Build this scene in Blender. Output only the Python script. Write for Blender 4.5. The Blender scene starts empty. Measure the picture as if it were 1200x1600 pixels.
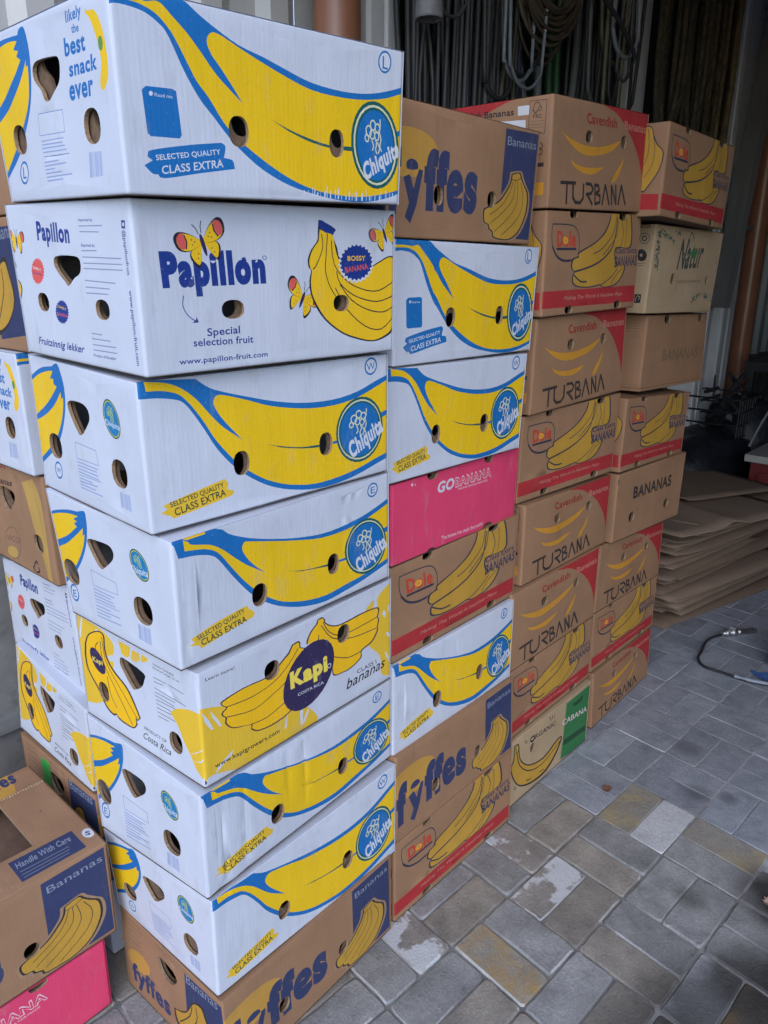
import bpy, math, random
import numpy as np
from mathutils import Vector, Matrix
from mathutils.geometry import delaunay_2d_cdt

scene = bpy.context.scene
COL = scene.collection
R = math.radians

# ------------------------------------------------------------ camera, light
cam_data = bpy.data.cameras.new('camera')
cam = bpy.data.objects.new('camera', cam_data)
COL.objects.link(cam)
scene.camera = cam
CAM = Vector((-0.8334, -1.0275, 1.6048))
YAW, PITCH, ROLL, FPX = 0.7297, -0.3086, 0.0052, 1180.0
fw = Vector((math.cos(YAW) * math.cos(PITCH), math.sin(YAW) * math.cos(PITCH), math.sin(PITCH)))
rt = fw.cross(Vector((0, 0, 1))).normalized()
up = rt.cross(fw)
rt2 = rt * math.cos(ROLL) + up * math.sin(ROLL)
up2 = -rt * math.sin(ROLL) + up * math.cos(ROLL)
rot = Matrix((rt2, up2, -fw)).transposed()
cam.matrix_world = Matrix.Translation(CAM) @ rot.to_4x4()
cam_data.sensor_fit = 'HORIZONTAL'
cam_data.sensor_width = 36.0
cam_data.lens = 36.0 * FPX / 1200.0
cam_data.clip_start = 0.05
cam_data.clip_end = 400.0
scene.render.resolution_x, scene.render.resolution_y = 768, 1024

world = bpy.data.worlds.new('World')
scene.world = world
world.use_nodes = True
wn = world.node_tree.nodes
wl = world.node_tree.links
for n in list(wn):
    wn.remove(n)
sky = wn.new('ShaderNodeTexSky')
sky.sky_type = 'NISHITA'
sky.sun_disc = False
sky.sun_elevation = R(38)
sky.sun_rotation = R(-129)
sky.air_density = 1.0
sky.dust_density = 0.6
sky.ozone_density = 2.5
bg = wn.new('ShaderNodeBackground')
bg.inputs['Strength'].default_value = 0.15
wo = wn.new('ShaderNodeOutputWorld')
wl.new(sky.outputs['Color'], bg.inputs['Color'])
wl.new(bg.outputs['Background'], wo.inputs['Surface'])

sun_data = bpy.data.lights.new('sun', 'SUN')
sun_data.energy = 0.7
sun_data.angle = R(50)
sun_data.color = (1.0, 0.97, 0.94)
sun = bpy.data.objects.new('sun', sun_data)
COL.objects.link(sun)
# the sun stands behind and to the left of the camera, veiled by cloud
sdir = Vector((-0.58, -0.48, 0.58)).normalized()
sun.rotation_euler = sdir.to_track_quat('Z', 'Y').to_euler()
sun.location = (-5, -5, 8)

scene.view_settings.view_transform = 'Standard'
scene.view_settings.look = 'None'
scene.view_settings.gamma = 1.0
scene.view_settings.use_curve_mapping = False
scene.view_settings.exposure = 1.12

# ------------------------------------------------------------ materials
MATS = {}


def new_mat(name):
    m = bpy.data.materials.new(name)
    m.use_nodes = True
    nt = m.node_tree
    for n in list(nt.nodes):
        nt.nodes.remove(n)
    out = nt.nodes.new('ShaderNodeOutputMaterial')
    b = nt.nodes.new('ShaderNodeBsdfPrincipled')
    nt.links.new(b.outputs['BSDF'], out.inputs['Surface'])
    return m, nt, b


def N(nt, typ, **kw):
    n = nt.nodes.new(typ)
    for k, v in kw.items():
        if k in n.inputs:
            n.inputs[k].default_value = v
        else:
            setattr(n, k, v)
    return n


def math_node(nt, op, a, b=None, clamp=False):
    n = nt.nodes.new('ShaderNodeMath')
    n.operation = op
    n.use_clamp = clamp
    for i, v in enumerate((a, b)):
        if v is None:
            continue
        if isinstance(v, (int, float)):
            n.inputs[i].default_value = v
        else:
            nt.links.new(v, n.inputs[i])
    return n.outputs[0]


def mix_rgb(nt, fac, a, b, mode='MIX'):
    n = nt.nodes.new('ShaderNodeMix')
    n.data_type = 'RGBA'
    n.blend_type = mode
    for i, v in ((0, fac), (6, a), (7, b)):
        if isinstance(v, (int, float)):
            n.inputs[i].default_value = v
        elif isinstance(v, (tuple, list)):
            n.inputs[i].default_value = tuple(v) + ((1.0,) if len(v) == 3 else ())
        else:
            nt.links.new(v, n.inputs[i])
    return n.outputs[2]


def ramp(nt, val, stops):
    n = nt.nodes.new('ShaderNodeValToRGB')
    el = n.color_ramp.elements
    while len(el) > 1:
        el.remove(el[-1])
    el[0].position = stops[0][0]
    el[0].color = (*stops[0][1], 1)
    for p, c in stops[1:]:
        e = el.new(p)
        e.color = (*c, 1)
    nt.links.new(val, n.inputs[0])
    return n.outputs[0]


BASES = {  # board colour, roughness
    'W': ((0.55, 0.58, 0.685), 0.55),
    'K': ((0.305, 0.170, 0.098), 0.8),
    'K2': ((0.40, 0.29, 0.18), 0.8),
    'P': ((0.70, 0.060, 0.150), 0.5),
}
INKS = {
    'Y': (0.80, 0.50, 0.012), 'B': (0.012, 0.145, 0.43), 'G': (0.015, 0.10, 0.10), 'C': (0.62, 0.62, 0.45),
    'YG': (0.45, 0.50, 0.08), 'W': (0.60, 0.62, 0.70), 'LB': (0.26, 0.33, 0.56), 'OG': (0.12, 0.27, 0.06),
    'SY': (0.74, 0.47, 0.035), 'DG': (0.02, 0.055, 0.045), 'SB': (0.01, 0.19, 0.42), 'N': (0.015, 0.04, 0.23),
    'NL': (0.24, 0.27, 0.42), 'BK': (0.02, 0.02, 0.035), 'YB': (0.82, 0.50, 0.018), 'R': (0.66, 0.10, 0.09),
    'OUT': (0.06, 0.035, 0.05), 'YO': (0.85, 0.48, 0.012), 'PU': (0.035, 0.025, 0.085), 'CY': (0.85, 0.66, 0.10),
    'K': (0.025, 0.024, 0.03),
    'KYC': (0.48, 0.26, 0.055), 'KN': (0.035, 0.045, 0.115), 'KR': (0.32, 0.20, 0.12), 'KBK': (0.035, 0.028, 0.03),
    'KYB': (0.47, 0.265, 0.04), 'KL': (0.22, 0.25, 0.33), 'KD': (0.17, 0.105, 0.07), 'KBL': (0.03, 0.032, 0.06),
    'KRR': (0.48, 0.06, 0.035), 'KO': (0.72, 0.32, 0.04), 'KN2': (0.04, 0.042, 0.075), 'KR2': (0.38, 0.030, 0.035),
    'KPR': (0.48, 0.20, 0.16), 'KDR': (0.28, 0.028, 0.02), 'KYO': (0.56, 0.26, 0.03), 'ST': (0.55, 0.56, 0.6),
    'KYT': (0.45, 0.28, 0.08), 'KF': (0.20, 0.125, 0.075), 'K2': (0.40, 0.29, 0.18), 'K0': (0.305, 0.170, 0.098),
    'WP': (0.72, 0.55, 0.60), 'P2': (0.66, 0.06, 0.14), 'GR': (0.035, 0.17, 0.06), 'DGR': (0.02, 0.07, 0.035),
    'TG': (0.045, 0.085, 0.07), 'TD': (0.04, 0.06, 0.06), 'W2': (0.58, 0.60, 0.66),
}


def board_mat(key, base):
    """printed corrugated board: base colour or an ink laid on that base"""
    mk = 'board_%s_%s' % (base, key)
    if mk in MATS:
        return MATS[mk]
    bcol, rough = BASES[base]
    col = bcol if key == 'BASE' else INKS[key]
    m, nt, b = new_mat(mk)
    uv = N(nt, 'ShaderNodeUVMap')
    oi = N(nt, 'ShaderNodeObjectInfo')
    add = N(nt, 'ShaderNodeVectorMath', operation='ADD')
    nt.links.new(uv.outputs[0], add.inputs[0])
    sc = math_node(nt, 'MULTIPLY', oi.outputs['Random'], 37.0)
    cmb = N(nt, 'ShaderNodeCombineXYZ')
    nt.links.new(sc, cmb.inputs[0]); nt.links.new(sc, cmb.inputs[1])
    nt.links.new(cmb.outputs[0], add.inputs[1])
    P = add.outputs[0]
    # broad blotches of grime and fading
    n1 = N(nt, 'ShaderNodeTexNoise', Scale=7.0, Detail=5.0, Roughness=0.6)
    nt.links.new(P, n1.inputs['Vector'])
    # paper fibre
    n2 = N(nt, 'ShaderNodeTexNoise', Scale=420.0, Detail=3.0, Roughness=0.7)
    nt.links.new(P, n2.inputs['Vector'])
    kraft = base in ('K', 'K2')
    amp = 0.50 if kraft else 0.20
    f1 = math_node(nt, 'MULTIPLY_ADD', n1.outputs[0], amp)
    nt.nodes[-1].inputs[2].default_value = 1.0 - amp / 2
    f2 = math_node(nt, 'MULTIPLY_ADD', n2.outputs[0], 0.5 if kraft else 0.14)
    nt.nodes[-1].inputs[2].default_value = 1.0 - (0.25 if kraft else 0.07)
    f = math_node(nt, 'MULTIPLY', f1, f2)
    cvec = N(nt, 'ShaderNodeCombineXYZ')
    for i in range(3):
        nt.links.new(f, cvec.inputs[i])
    colour = col
    if key != 'BASE':
        # thin ink: the board shows through in specks and along the flutes
        n3 = N(nt, 'ShaderNodeTexNoise', Scale=160.0, Detail=6.0, Roughness=0.75)
        nt.links.new(P, n3.inputs['Vector'])
        w = ramp(nt, n3.outputs[0], [(0.60, (0, 0, 0)), (0.74, (0.55, 0.55, 0.55))])
        colour = mix_rgb(nt, w, col, bcol)
    colour = mix_rgb(nt, 1.0, colour, cvec.outputs[0], 'MULTIPLY')
    # scuffs and handling dirt
    n4 = N(nt, 'ShaderNodeTexNoise', Scale=22.0, Detail=8.0, Roughness=0.7)
    mp = N(nt, 'ShaderNodeMapping')
    mp.inputs['Scale'].default_value = (1.0, 0.35, 1.0)
    nt.links.new(P, mp.inputs[0]); nt.links.new(mp.outputs[0], n4.inputs['Vector'])
    d = ramp(nt, n4.outputs[0], [(0.56, (0, 0, 0)), (0.80, (0.5, 0.5, 0.5))])
    colour = mix_rgb(nt, d, colour, (0.17, 0.13, 0.10) if kraft else (0.33, 0.32, 0.33))
    nt.links.new(colour, b.inputs['Base Color'])
    b.inputs['Roughness'].default_value = rough
    b.inputs['Specular IOR Level'].default_value = 0.25
    # flutes (upright) and dents
    wv = N(nt, 'ShaderNodeTexWave', wave_type='BANDS', bands_direction='X', Scale=38.0, Distortion=1.5)
    wv.inputs['Detail'].default_value = 1.0
    nt.links.new(P, wv.inputs['Vector'])
    mask = math_node(nt, 'MULTIPLY', wv.outputs['Fac'], n1.outputs[0])
    n5 = N(nt, 'ShaderNodeTexNoise', Scale=14.0, Detail=4.0)
    mp2 = N(nt, 'ShaderNodeMapping')
    mp2.inputs['Scale'].default_value = (2.2, 0.5, 1.0)
    nt.links.new(P, mp2.inputs[0]); nt.links.new(mp2.outputs[0], n5.inputs['Vector'])
    h = math_node(nt, 'ADD', math_node(nt, 'MULTIPLY', mask, 0.18), math_node(nt, 'MULTIPLY', n5.outputs[0], 2.2))
    h = math_node(nt, 'ADD', h, math_node(nt, 'MULTIPLY', n2.outputs[0], 0.12))
    bp = N(nt, 'ShaderNodeBump', Strength=0.55, Distance=0.0012)
    nt.links.new(h, bp.inputs['Height'])
    nt.links.new(bp.outputs[0], b.inputs['Normal'])
    MATS[mk] = m
    return m


def plain_mat(name, col, rough=0.6, var=0.25, scale=8.0, bump=0.0, bscale=60.0, metal=0.0, stretch=(1, 1, 1),
              dirt=None, dirt_lo=0.55, dirt_hi=0.75):
    if name in MATS:
        return MATS[name]
    m, nt, b = new_mat(name)
    tc = N(nt, 'ShaderNodeTexCoord')
    oi = N(nt, 'ShaderNodeObjectInfo')
    add = N(nt, 'ShaderNodeVectorMath', operation='ADD')
    sc = math_node(nt, 'MULTIPLY', oi.outputs['Random'], 51.0)
    cmb = N(nt, 'ShaderNodeCombineXYZ')
    nt.links.new(sc, cmb.inputs[0]); nt.links.new(sc, cmb.inputs[2])
    nt.links.new(tc.outputs['Object'], add.inputs[0]); nt.links.new(cmb.outputs[0], add.inputs[1])
    mp = N(nt, 'ShaderNodeMapping')
    mp.inputs['Scale'].default_value = stretch
    nt.links.new(add.outputs[0], mp.inputs[0])
    n1 = N(nt, 'ShaderNodeTexNoise', Scale=scale, Detail=7.0, Roughness=0.65)
    nt.links.new(mp.outputs[0], n1.inputs['Vector'])
    lo = tuple(c * (1 - var) for c in col)
    hi = tuple(min(1.0, c * (1 + var)) for c in col)
    c = ramp(nt, n1.outputs[0], [(0.3, lo), (0.7, hi)])
    if dirt:
        n2 = N(nt, 'ShaderNodeTexNoise', Scale=scale * 2.7, Detail=9.0, Roughness=0.7)
        nt.links.new(mp.outputs[0], n2.inputs['Vector'])
        d = ramp(nt, n2.outputs[0], [(dirt_lo, (0, 0, 0)), (dirt_hi, (1, 1, 1))])
        c = mix_rgb(nt, d, c, dirt)
    nt.links.new(c, b.inputs['Base Color'])
    b.inputs['Roughness'].default_value = rough
    b.inputs['Metallic'].default_value = metal
    if bump:
        n3 = N(nt, 'ShaderNodeTexNoise', Scale=bscale, Detail=6.0, Roughness=0.65)
        nt.links.new(mp.outputs[0], n3.inputs['Vector'])
        bp = N(nt, 'ShaderNodeBump', Strength=0.7, Distance=bump)
        nt.links.new(n3.outputs[0], bp.inputs['Height'])
        nt.links.new(bp.outputs[0], b.inputs['Normal'])
    MATS[name] = m
    return m


# ------------------------------------------------------------ object helpers
def tag(o, label=None, cat=None, group=None, kind=None):
    if label: o['label'] = label
    if cat: o['category'] = cat
    if group: o['group'] = group
    if kind: o['kind'] = kind
    return o


def empty(name, loc, label=None, cat=None, group=None):
    o = bpy.data.objects.new(name, None)
    o.location = loc
    o.empty_display_size = 0.05
    COL.objects.link(o)
    return tag(o, label, cat, group)


def mesh_obj(name, verts, faces, mats, parent=None, midx=None, smooth=False, uvs=None, origin=(0, 0, 0)):
    """verts in world space; stored relative to the parent (or origin)"""
    base = np.array(parent.location[:] if parent is not None else origin)
    if parent is not None and parent.parent is not None:
        base = base + np.array(parent.parent.location[:])
    me = bpy.data.meshes.new(name)
    v = np.asarray(verts, dtype=float).reshape(-1, 3) - base
    me.from_pydata(v.tolist(), [], faces if isinstance(faces, list) else faces.tolist())
    if not isinstance(mats, (list, tuple)):
        mats = [mats]
    for m in mats:
        me.materials.append(m)
    if midx is not None:
        me.polygons.foreach_set('material_index', np.asarray(midx, dtype=np.int32))
    if smooth is True:
        me.polygons.foreach_set('use_smooth', np.ones(len(me.polygons), dtype=bool))
    elif smooth is not False:
        me.polygons.foreach_set('use_smooth', np.asarray(smooth, dtype=bool))
    if uvs is not None:
        uvl = me.uv_layers.new(name='UVMap')
        li = np.zeros(len(me.loops), dtype=np.int32)
        me.loops.foreach_get('vertex_index', li)
        uvl.data.foreach_set('uv', np.asarray(uvs, dtype=np.float32)[li].ravel())
    me.update()
    o = bpy.data.objects.new(name, me)
    COL.objects.link(o)
    if parent is not None:
        o.parent = parent
    else:
        o.location = origin
    return o


class MB:
    def __init__(self):
        self.v = []; self.f = []; self.m = []; self.s = []

    def add(self, vs, fs, mi=0, smooth=False):
        b = len(self.v)
        self.v += [tuple(map(float, p)) for p in vs]
        for f in fs:
            self.f.append([b + i for i in f]); self.m.append(mi); self.s.append(smooth)

    def box(self, lo, hi, mi=0, M=None):
        x0, y0, z0 = lo; x1, y1, z1 = hi
        vs = [(x0, y0, z0), (x1, y0, z0), (x1, y1, z0), (x0, y1, z0), (x0, y0, z1), (x1, y0, z1), (x1, y1, z1), (x0, y1, z1)]
        if M is not None:
            vs = [M @ Vector(p) for p in vs]
        self.add(vs, [(0, 3, 2, 1), (4, 5, 6, 7), (0, 1, 5, 4), (1, 2, 6, 5), (2, 3, 7, 6), (3, 0, 4, 7)], mi)

    def tube(self, pts, r, n=8, mi=0, caps=True):
        pts = [Vector(p) for p in pts]
        rings = []
        prev = None
        for i, p in enumerate(pts):
            t = (pts[min(i + 1, len(pts) - 1)] - pts[max(i - 1, 0)]).normalized()
            if prev is None:
                a = t.cross(Vector((0.3, 0.9, 0.2))).normalized()
            else:
                a = (prev - t * prev.dot(t)).normalized()
            prev = a
            b2 = t.cross(a)
            rr = r[i] if isinstance(r, (list, tuple)) else r
            rings.append([p + a * rr * math.cos(2 * math.pi * k / n) + b2 * rr * math.sin(2 * math.pi * k / n) for k in range(n)])
        vs = [q for rg in rings for q in rg]
        fs = []
        for i in range(len(rings) - 1):
            for k in range(n):
                fs.append((i * n + k, i * n + (k + 1) % n, (i + 1) * n + (k + 1) % n, (i + 1) * n + k))
        self.add(vs, fs, mi, True)
        if caps:
            self.add(rings[0], [tuple(range(n))[::-1]], mi)
            self.add(rings[-1], [tuple(range(n))], mi)

    def build(self, name, mats, parent=None, origin=(0, 0, 0)):
        return mesh_obj(name, self.v, self.f, mats, parent, self.m, self.s, None, origin)


def catmull(pts, closed=False, sub=3):
    P = [np.array(p, float) for p in pts]
    n = len(P)
    if n < 3:
        return [tuple(p) for p in P]
    out = []
    rng = range(n) if closed else range(n - 1)
    for i in rng:
        if closed:
            p0, p1, p2, p3 = P[(i - 1) % n], P[i], P[(i + 1) % n], P[(i + 2) % n]
        else:
            p0, p1, p2, p3 = P[max(i - 1, 0)], P[i], P[i + 1], P[min(i + 2, n - 1)]
        for k in range(sub):
            t = k / sub
            out.append(tuple(0.5 * ((2 * p1) + (p2 - p0) * t + (2 * p0 - 5 * p1 + 4 * p2 - p3) * t * t + (3 * p1 - p0 - 3 * p2 + p3) * t ** 3)))
    if not closed:
        out.append(tuple(P[-1]))
    return out

DESIGNS = {
 'chiqL': {"base": 'W',
  "L": [
   ('P','B',[-7.4,243.6,51.5,249.6,98.1,244.9,108.7,241.4,124.6,231.7,150.5,219,189.8,203.1,231.9,193.9,276.7,182.5,324.3,172,385.6,167.2,440,169.7,485.5,177.7,533.9,191.3,545.7,24.1,494.4,9.3,434.3,1.6,377.2,3.9,323.6,11.7,273.2,22.7,226.2,41.6,191.1,63.2,166.3,82.7,142.9,106.1,120.5,128.4,99.9,158.5,87.2,182.5,76.3,201.8,64.8,210.9,48.3,218.9,28.5,222.1,9,222.3,-4.2,219],[0,2,13,14,32]),
   ('P','Y',[-5.6,232.7,29.8,233.2,49.6,231.5,68.8,234.4,87,221.3,107.5,205.2,125,187.9,146.8,164.4,166.1,148.6,192.3,129.7,178.4,147,159.2,169,144.2,184.8,137.5,199.8,144.1,210.9,157.9,211.5,189.6,200.1,231.6,186.1,276.4,172.8,324.3,161.9,375.2,158.4,429.1,159.6,486,167.5,534.6,182,545.3,29.5,493.9,17.4,434,10.3,377.1,11.6,323.6,18.4,273.4,33.4,226.7,55.4,183.3,80.8,159,101.2,136.5,130.1,118.2,149,104.7,170.7,88.4,196.7,80.3,206.5,65.6,219.1,49,225.6,29.3,228.7,-6.3,227.5],[0,9,23,24,41]),
   ('S','G',1.7,[217.5,260.5,217.5,260.2],0),
   ('P','G',[240.7,113.8,274.9,102.7,313.9,93.5,360.2,86.3,414.5,87.2,414.7,80.8,360.2,82.3,313.9,89.3,274.9,100],[0,8]),
   ('P','B',[507.4,106.9,539.1,117.5,538.4,127.2,507,114.9],1),
   ('E','G',466.1,92.7,57.5,2.9,-7.6,68.2),
   ('E','C',466.1,92.7,52,2.5,-6.8,62.4),
   ('E','G',466.1,92.7,48.2,2.3,-6.1,58.9),
   ('E','B',466.7,92.4,43.9,2.3,-5.9,54.9),
   ('G','C',466.7,92.4,43.9,2.3,-5.9,54.9),
   ('T','W',5,'Chiquita',443.6,37.4,84,45.1,-9.5,23.9),
   ('E','B',483.2,221.9,15.6,1.4,-0.3,16.8),
   ('E','W',483.2,221.9,12.7,1,-0.1,13.7),
   ('T','B',1,'L',477.9,211.7,12.2,-0.2,-0.4,18.7),
   ('P','B',[41.2,134.1,79.2,135.1,85.3,132.8,89.4,79.2,85.9,74.6,42.2,74,37.8,77.2,34.7,129.1],1),
   ('T','W',0,'Read me',52.6,123.1,26.3,0.2,0.4,4.4),
   ('E','W',47.5,126,2.9,0,0.3,2.9),
   ('P','B',[35.3,52.1,42.4,57.4,100.1,67.6,153.2,74.3,159.6,69.3,156.1,54.4,170.9,52,174.2,40.6,113.2,31.5,57.6,22.5,48.6,27.1,39.4,27.9,28.7,37.5,41.8,44.3,34.9,48.5],[0,3,5,7,10,12,13]),
   ('T','W',2,'SELECTED QUALITY',47.3,44.7,103.6,14.3,-0.8,6.7),
   ('T','W',2,'CLASS EXTRA',54.3,27.7,100.2,14.5,-0.1,10.3),
   ('O',183.9,91.5,17.3,20.8),
   ('O',376.1,89.9,15.6,21.1),
  ],
  "E": [
   ('P','B',[-413.5,219.5,-358.4,230.3,-306.2,230.7,-275.7,230.3,-252.5,229.1,-245,235.3,-231.8,236.6,-226,226.9,-223.9,203.2,-230.8,171,-246,138.1,-271.8,106.4,-313.5,70.7,-371,36.4,-513.8,-12.8,-565,-11.8],[0,4,13,14,15]),
   ('P','Y',[-431.9,189.6,-353.3,215.6,-310.3,222.9,-278.5,224.6,-257,222.1,-272.2,212.6,-258.8,209.3,-266,202.8,-255.7,196.9,-277.8,181.8,-298.8,170.4,-351.1,144.6,-438.6,116],[0,4,5,6,7,8,12]),
   ('P','Y',[-460.2,92.3,-362.6,122.5,-312.1,142.9,-268.5,169,-239.2,194.5,-243.8,184,-236.3,185.2,-247.8,147.7,-273.6,116.6,-322.7,79.4,-373.1,43.7,-463.6,17.8],[0,4,5,10,11]),
   ('H',[-222,181,-204.8,188.5,-159.6,187.3,-146.7,182.9,-145.9,170.6,-153.1,154.4,-170.3,143.3,-187.5,133.5,-200.3,136.5,-206.4,149.8,-222.8,165.4]),
   ('O',-302.6,91.6,22.5,21.6),
   ('O',-75.9,89.8,22.6,22.6),
   ('T','B',3,'likely',-112.3,219.5,43.4,0.8,1.5,13.1),
   ('T','B',3,'the',-100.2,205.3,19.8,-0.9,0.6,9.4),
   ('T','B',4,'best',-126.8,182.1,57.8,-1.3,2.5,20.7),
   ('T','B',4,'snack',-121.7,156.4,77.6,-1.3,2.8,17.8),
   ('T','B',4,'ever',-129.4,127.9,68,-0.9,3.1,25.2),
   ('P','Y',[-56.3,225.8,-51.2,222,-36.2,220,-26.3,208.8,-19.6,193.1,-16.1,172,-16.2,152.8,-21,137.7,-32.8,128.6,-40,131.9,-39.3,142,-32.1,158.9,-33.8,178.5,-40.1,196.5,-48.9,212.8,-57.8,220.2],[0,15]),
   ('E','OG',-28.8,181.5,5.7,-1.3,1.2,8.4),
   ('S','B',0.7,[-228.4,120.7,-154.8,119,-155.4,90,-234.2,91.4,-228.4,120.7],0),
   ('S','LB',1.8,[-231.4,83.4,-161.6,82.7],0),
   ('S','LB',1.9,[-231.1,78.3,-166.2,77.3],0),
   ('S','LB',1.9,[-233,73.4,-161.2,72.6],0),
   ('S','LB',1.9,[-231.6,67.7,-157.6,66.9],0),
   ('S','B',0.7,[-232.2,61.6,-150.8,61.1],0),
   ('S','LB',1.9,[-233.5,53.6,-185.4,54],0),
   ('S','LB',1.9,[-234.3,48.5,-163.4,49.3],0),
   ('S','LB',1.9,[-233.3,43.1,-200.5,43.7],0),
   ('S','LB',1.9,[-233.5,37.9,-179.4,38.4],0),
   ('S','LB',1.9,[-233.1,32.5,-150.3,33.5],0),
   ('S','LB',2,[-232.7,27.2,-178.3,28],0),
   ('P','LB',[-93.3,58.1,-91.4,58,-96.1,25.2,-98.2,25.2],1),
   ('P','LB',[-90.7,58,-88.8,58,-93.4,25.3,-95.4,25.3],1),
   ('P','LB',[-88.1,58,-86.8,57.9,-91.3,25.4,-92.7,25.3],1),
   ('P','LB',[-85.5,57.9,-84.2,57.9,-88.5,25.5,-89.9,25.4],1),
   ('P','LB',[-82.9,57.9,-82,57.8,-86.2,25.6,-87.1,25.5],1),
   ('P','LB',[-80.3,57.8,-79.4,57.8,-83.4,25.6,-84.4,25.6],1),
   ('P','LB',[-77.7,57.8,-75.7,57.7,-79.5,25.8,-81.6,25.7],1),
   ('P','LB',[-75.1,57.7,-73.8,57.7,-77.4,25.8,-78.8,25.8],1),
   ('P','LB',[-72.5,57.7,-70.5,57.6,-74,25.9,-76.1,25.9],1),
   ('P','LB',[-69.8,57.6,-68.9,57.6,-72.3,26,-73.3,26],1),
   ('P','LB',[-67.2,57.6,-65.9,57.5,-69.1,26.1,-70.5,26.1],1),
   ('P','LB',[-64.6,57.5,-62.7,57.5,-65.7,26.2,-67.7,26.1],1),
   ('P','LB',[-62,57.4,-60.7,57.4,-63.6,26.3,-65,26.2],1),
   ('P','LB',[-59.4,57.4,-58.5,57.4,-61.2,26.3,-62.2,26.3],1),
   ('E','B',-308.7,43.2,16,0.5,5,17.2),
   ('E','W',-308.7,43.2,12.7,0.4,3.6,14.0),
   ('T','B',1,'L',-316.5,34.7,12.2,0.5,5.2,17.5),
  ],
 },
 'chiqW': {"base": 'W',
  "L": [
   ('P','B',[-5.1,244.7,31.7,243.4,97.5,239.1,121.1,222.5,150.5,211.5,195.1,198.5,252.5,183.3,315,173,382.9,170.4,443.8,178.5,495.4,194.1,535.7,204.6,537.4,31.8,488.7,20.6,442,9.8,391.2,3.3,331.5,4.4,275.9,15.5,234.4,30.7,205,46.9,177.1,66.9,150.7,91.1,126.1,122.1,107.2,155,88.8,184.6,74.2,203.4,59.1,210.8,29,216.3,-5.9,218],[0,2,11,12,28]),
   ('P','Y',[11.8,243,42.5,238.8,61.1,232.5,79.8,221.3,98.7,204.2,117.7,180.7,137.7,158.2,158.9,140.9,177.3,126.8,159.3,146.9,138.7,171.9,128,190.9,127,200.7,135,208.7,154.5,205.2,194.7,192.5,242.1,176.3,314.6,162.6,382.6,159.1,443.6,166.8,495.4,182.2,535.8,195.9,537.3,43.2,488.7,33.3,442.2,22.3,391.5,15.5,331.8,14.8,276.3,25.1,234.9,40.4,205.6,56.7,177.8,77.4,155.9,98.4,127.1,134,108.1,166.5,89.6,194,73.1,212.9,60,221,37.5,226.8,13.9,228.3],[0,8,21,22,38]),
   ('P','G',[224.6,111.3,258.7,101.5,301,92.3,345.7,88.7,345.6,84.5,300.8,89.7,258.6,98.9],[0,6]),
   ('P','B',[378.6,89.1,402.8,90.2,402.7,83.6,378.5,84.4],1),
   ('P','B',[502.1,125.8,536.4,134.5,536.5,124.5,502.2,114.5],1),
   ('E','G',450.7,101.2,63.1,-2.3,1.8,66.0),
   ('E','C',450.7,101.2,58.3,-2.6,1.8,60.8),
   ('E','G',450.7,101.2,56.3,-2.3,1.8,57.5),
   ('E','B',450.7,101.2,52.2,-2.2,1.7,54.2),
   ('G','C',450.7,101.2,52.2,-2.2,1.7,54.2),
   ('T','W',5,'Chiquita',426.4,46.5,89.5,44,-10.2,30.9),
   ('E','B',481,223.7,17,0.9,0,17.2),
   ('E','W',481,223.7,13.7,0.7,0,13.5),
   ('T','B',1,'W',470.7,215.7,22,1.8,-1.2,13.5),
   ('P','SY',[23.6,44.3,73.3,54.4,137.5,65.6,144.6,56.5,141.2,47.2,155.4,39.7,150.3,33.2,92.2,25.3,41.2,18.7,35.6,24.2,19.3,32.3,31.6,37.1],[0,2,4,6,8,9,10,11]),
   ('T','DG',2,'SELECTED QUALITY',37.4,38.5,99.1,13.5,-2,8.4),
   ('T','DG',2,'CLASS EXTRA',44,22.4,95.5,13.8,-2.1,12.6),
   ('O',172.7,86.8,15.8,21.6),
   ('O',361.4,87.8,16.3,22.2),
  ],
  "E": [
   ('P','B',[-421.8,180.9,-352.5,215.6,-321.1,227,-282.7,233,-270.4,238.7,-259.2,238.9,-251.1,225.6,-244.4,202.6,-247.5,172,-261.6,139.1,-283.7,107.2,-315.4,79,-375.7,42.7,-431.6,5.7],[0,3,12,13]),
   ('P','Y',[-418.3,168.4,-381.1,192.9,-339.3,212.6,-301.8,222.7,-282.4,224.6,-296.7,210,-283.4,211.7,-284.7,202.4,-273.6,199.1,-292.7,183.5,-327,159.7,-374.6,133.7,-420,115.8],[0,4,5,6,7,8,11,12]),
   ('P','Y',[-425.5,98.2,-377.9,122.8,-332.3,141.5,-291.1,165.3,-260.4,191.9,-262,178.9,-254.3,183.1,-257.2,167.5,-269.8,140.8,-292.5,111.9,-328.2,83.1,-372,55,-419,22],[0,4,5,11,12]),
   ('P','B',[-409.7,246.3,-383.7,249.2,-386.7,230.7,-413,227],1),
   ('H',[-238.5,176.4,-227.3,182.3,-201.5,184.4,-177.2,182.9,-164,174.7,-162.3,161.7,-169.6,151.6,-189.6,133.3,-200.3,127.8,-209.6,128.2,-229.3,150.6,-239,167.3]),
   ('O',-307.2,88.6,24,22.9),
   ('O',-82.4,84.3,24.3,23.9),
   ('E','DG',-89.5,173.2,26.3,-2.4,-3.2,31.1),
   ('E','YG',-89.5,173.2,24.1,-2.2,-3.1,28.9),
   ('E','SB',-89.5,173.2,22.5,-1.9,-2.9,27.2),
   ('G','YG',-89.5,173.2,22.5,-1.9,-2.9,27.2),
   ('T','W',2,'Chiquita',-112.2,161.4,47,-2.2,-1.4,9.0),
   ('S','B',0.9,[-228.3,110.2,-153.8,109.3,-148.3,84.6,-227.9,81.8,-228.3,110.2],0),
   ('S','LB',2.2,[-228.2,75.5,-154.3,76.7],0),
   ('S','LB',2.3,[-227.9,69.4,-158.7,71],0),
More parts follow.
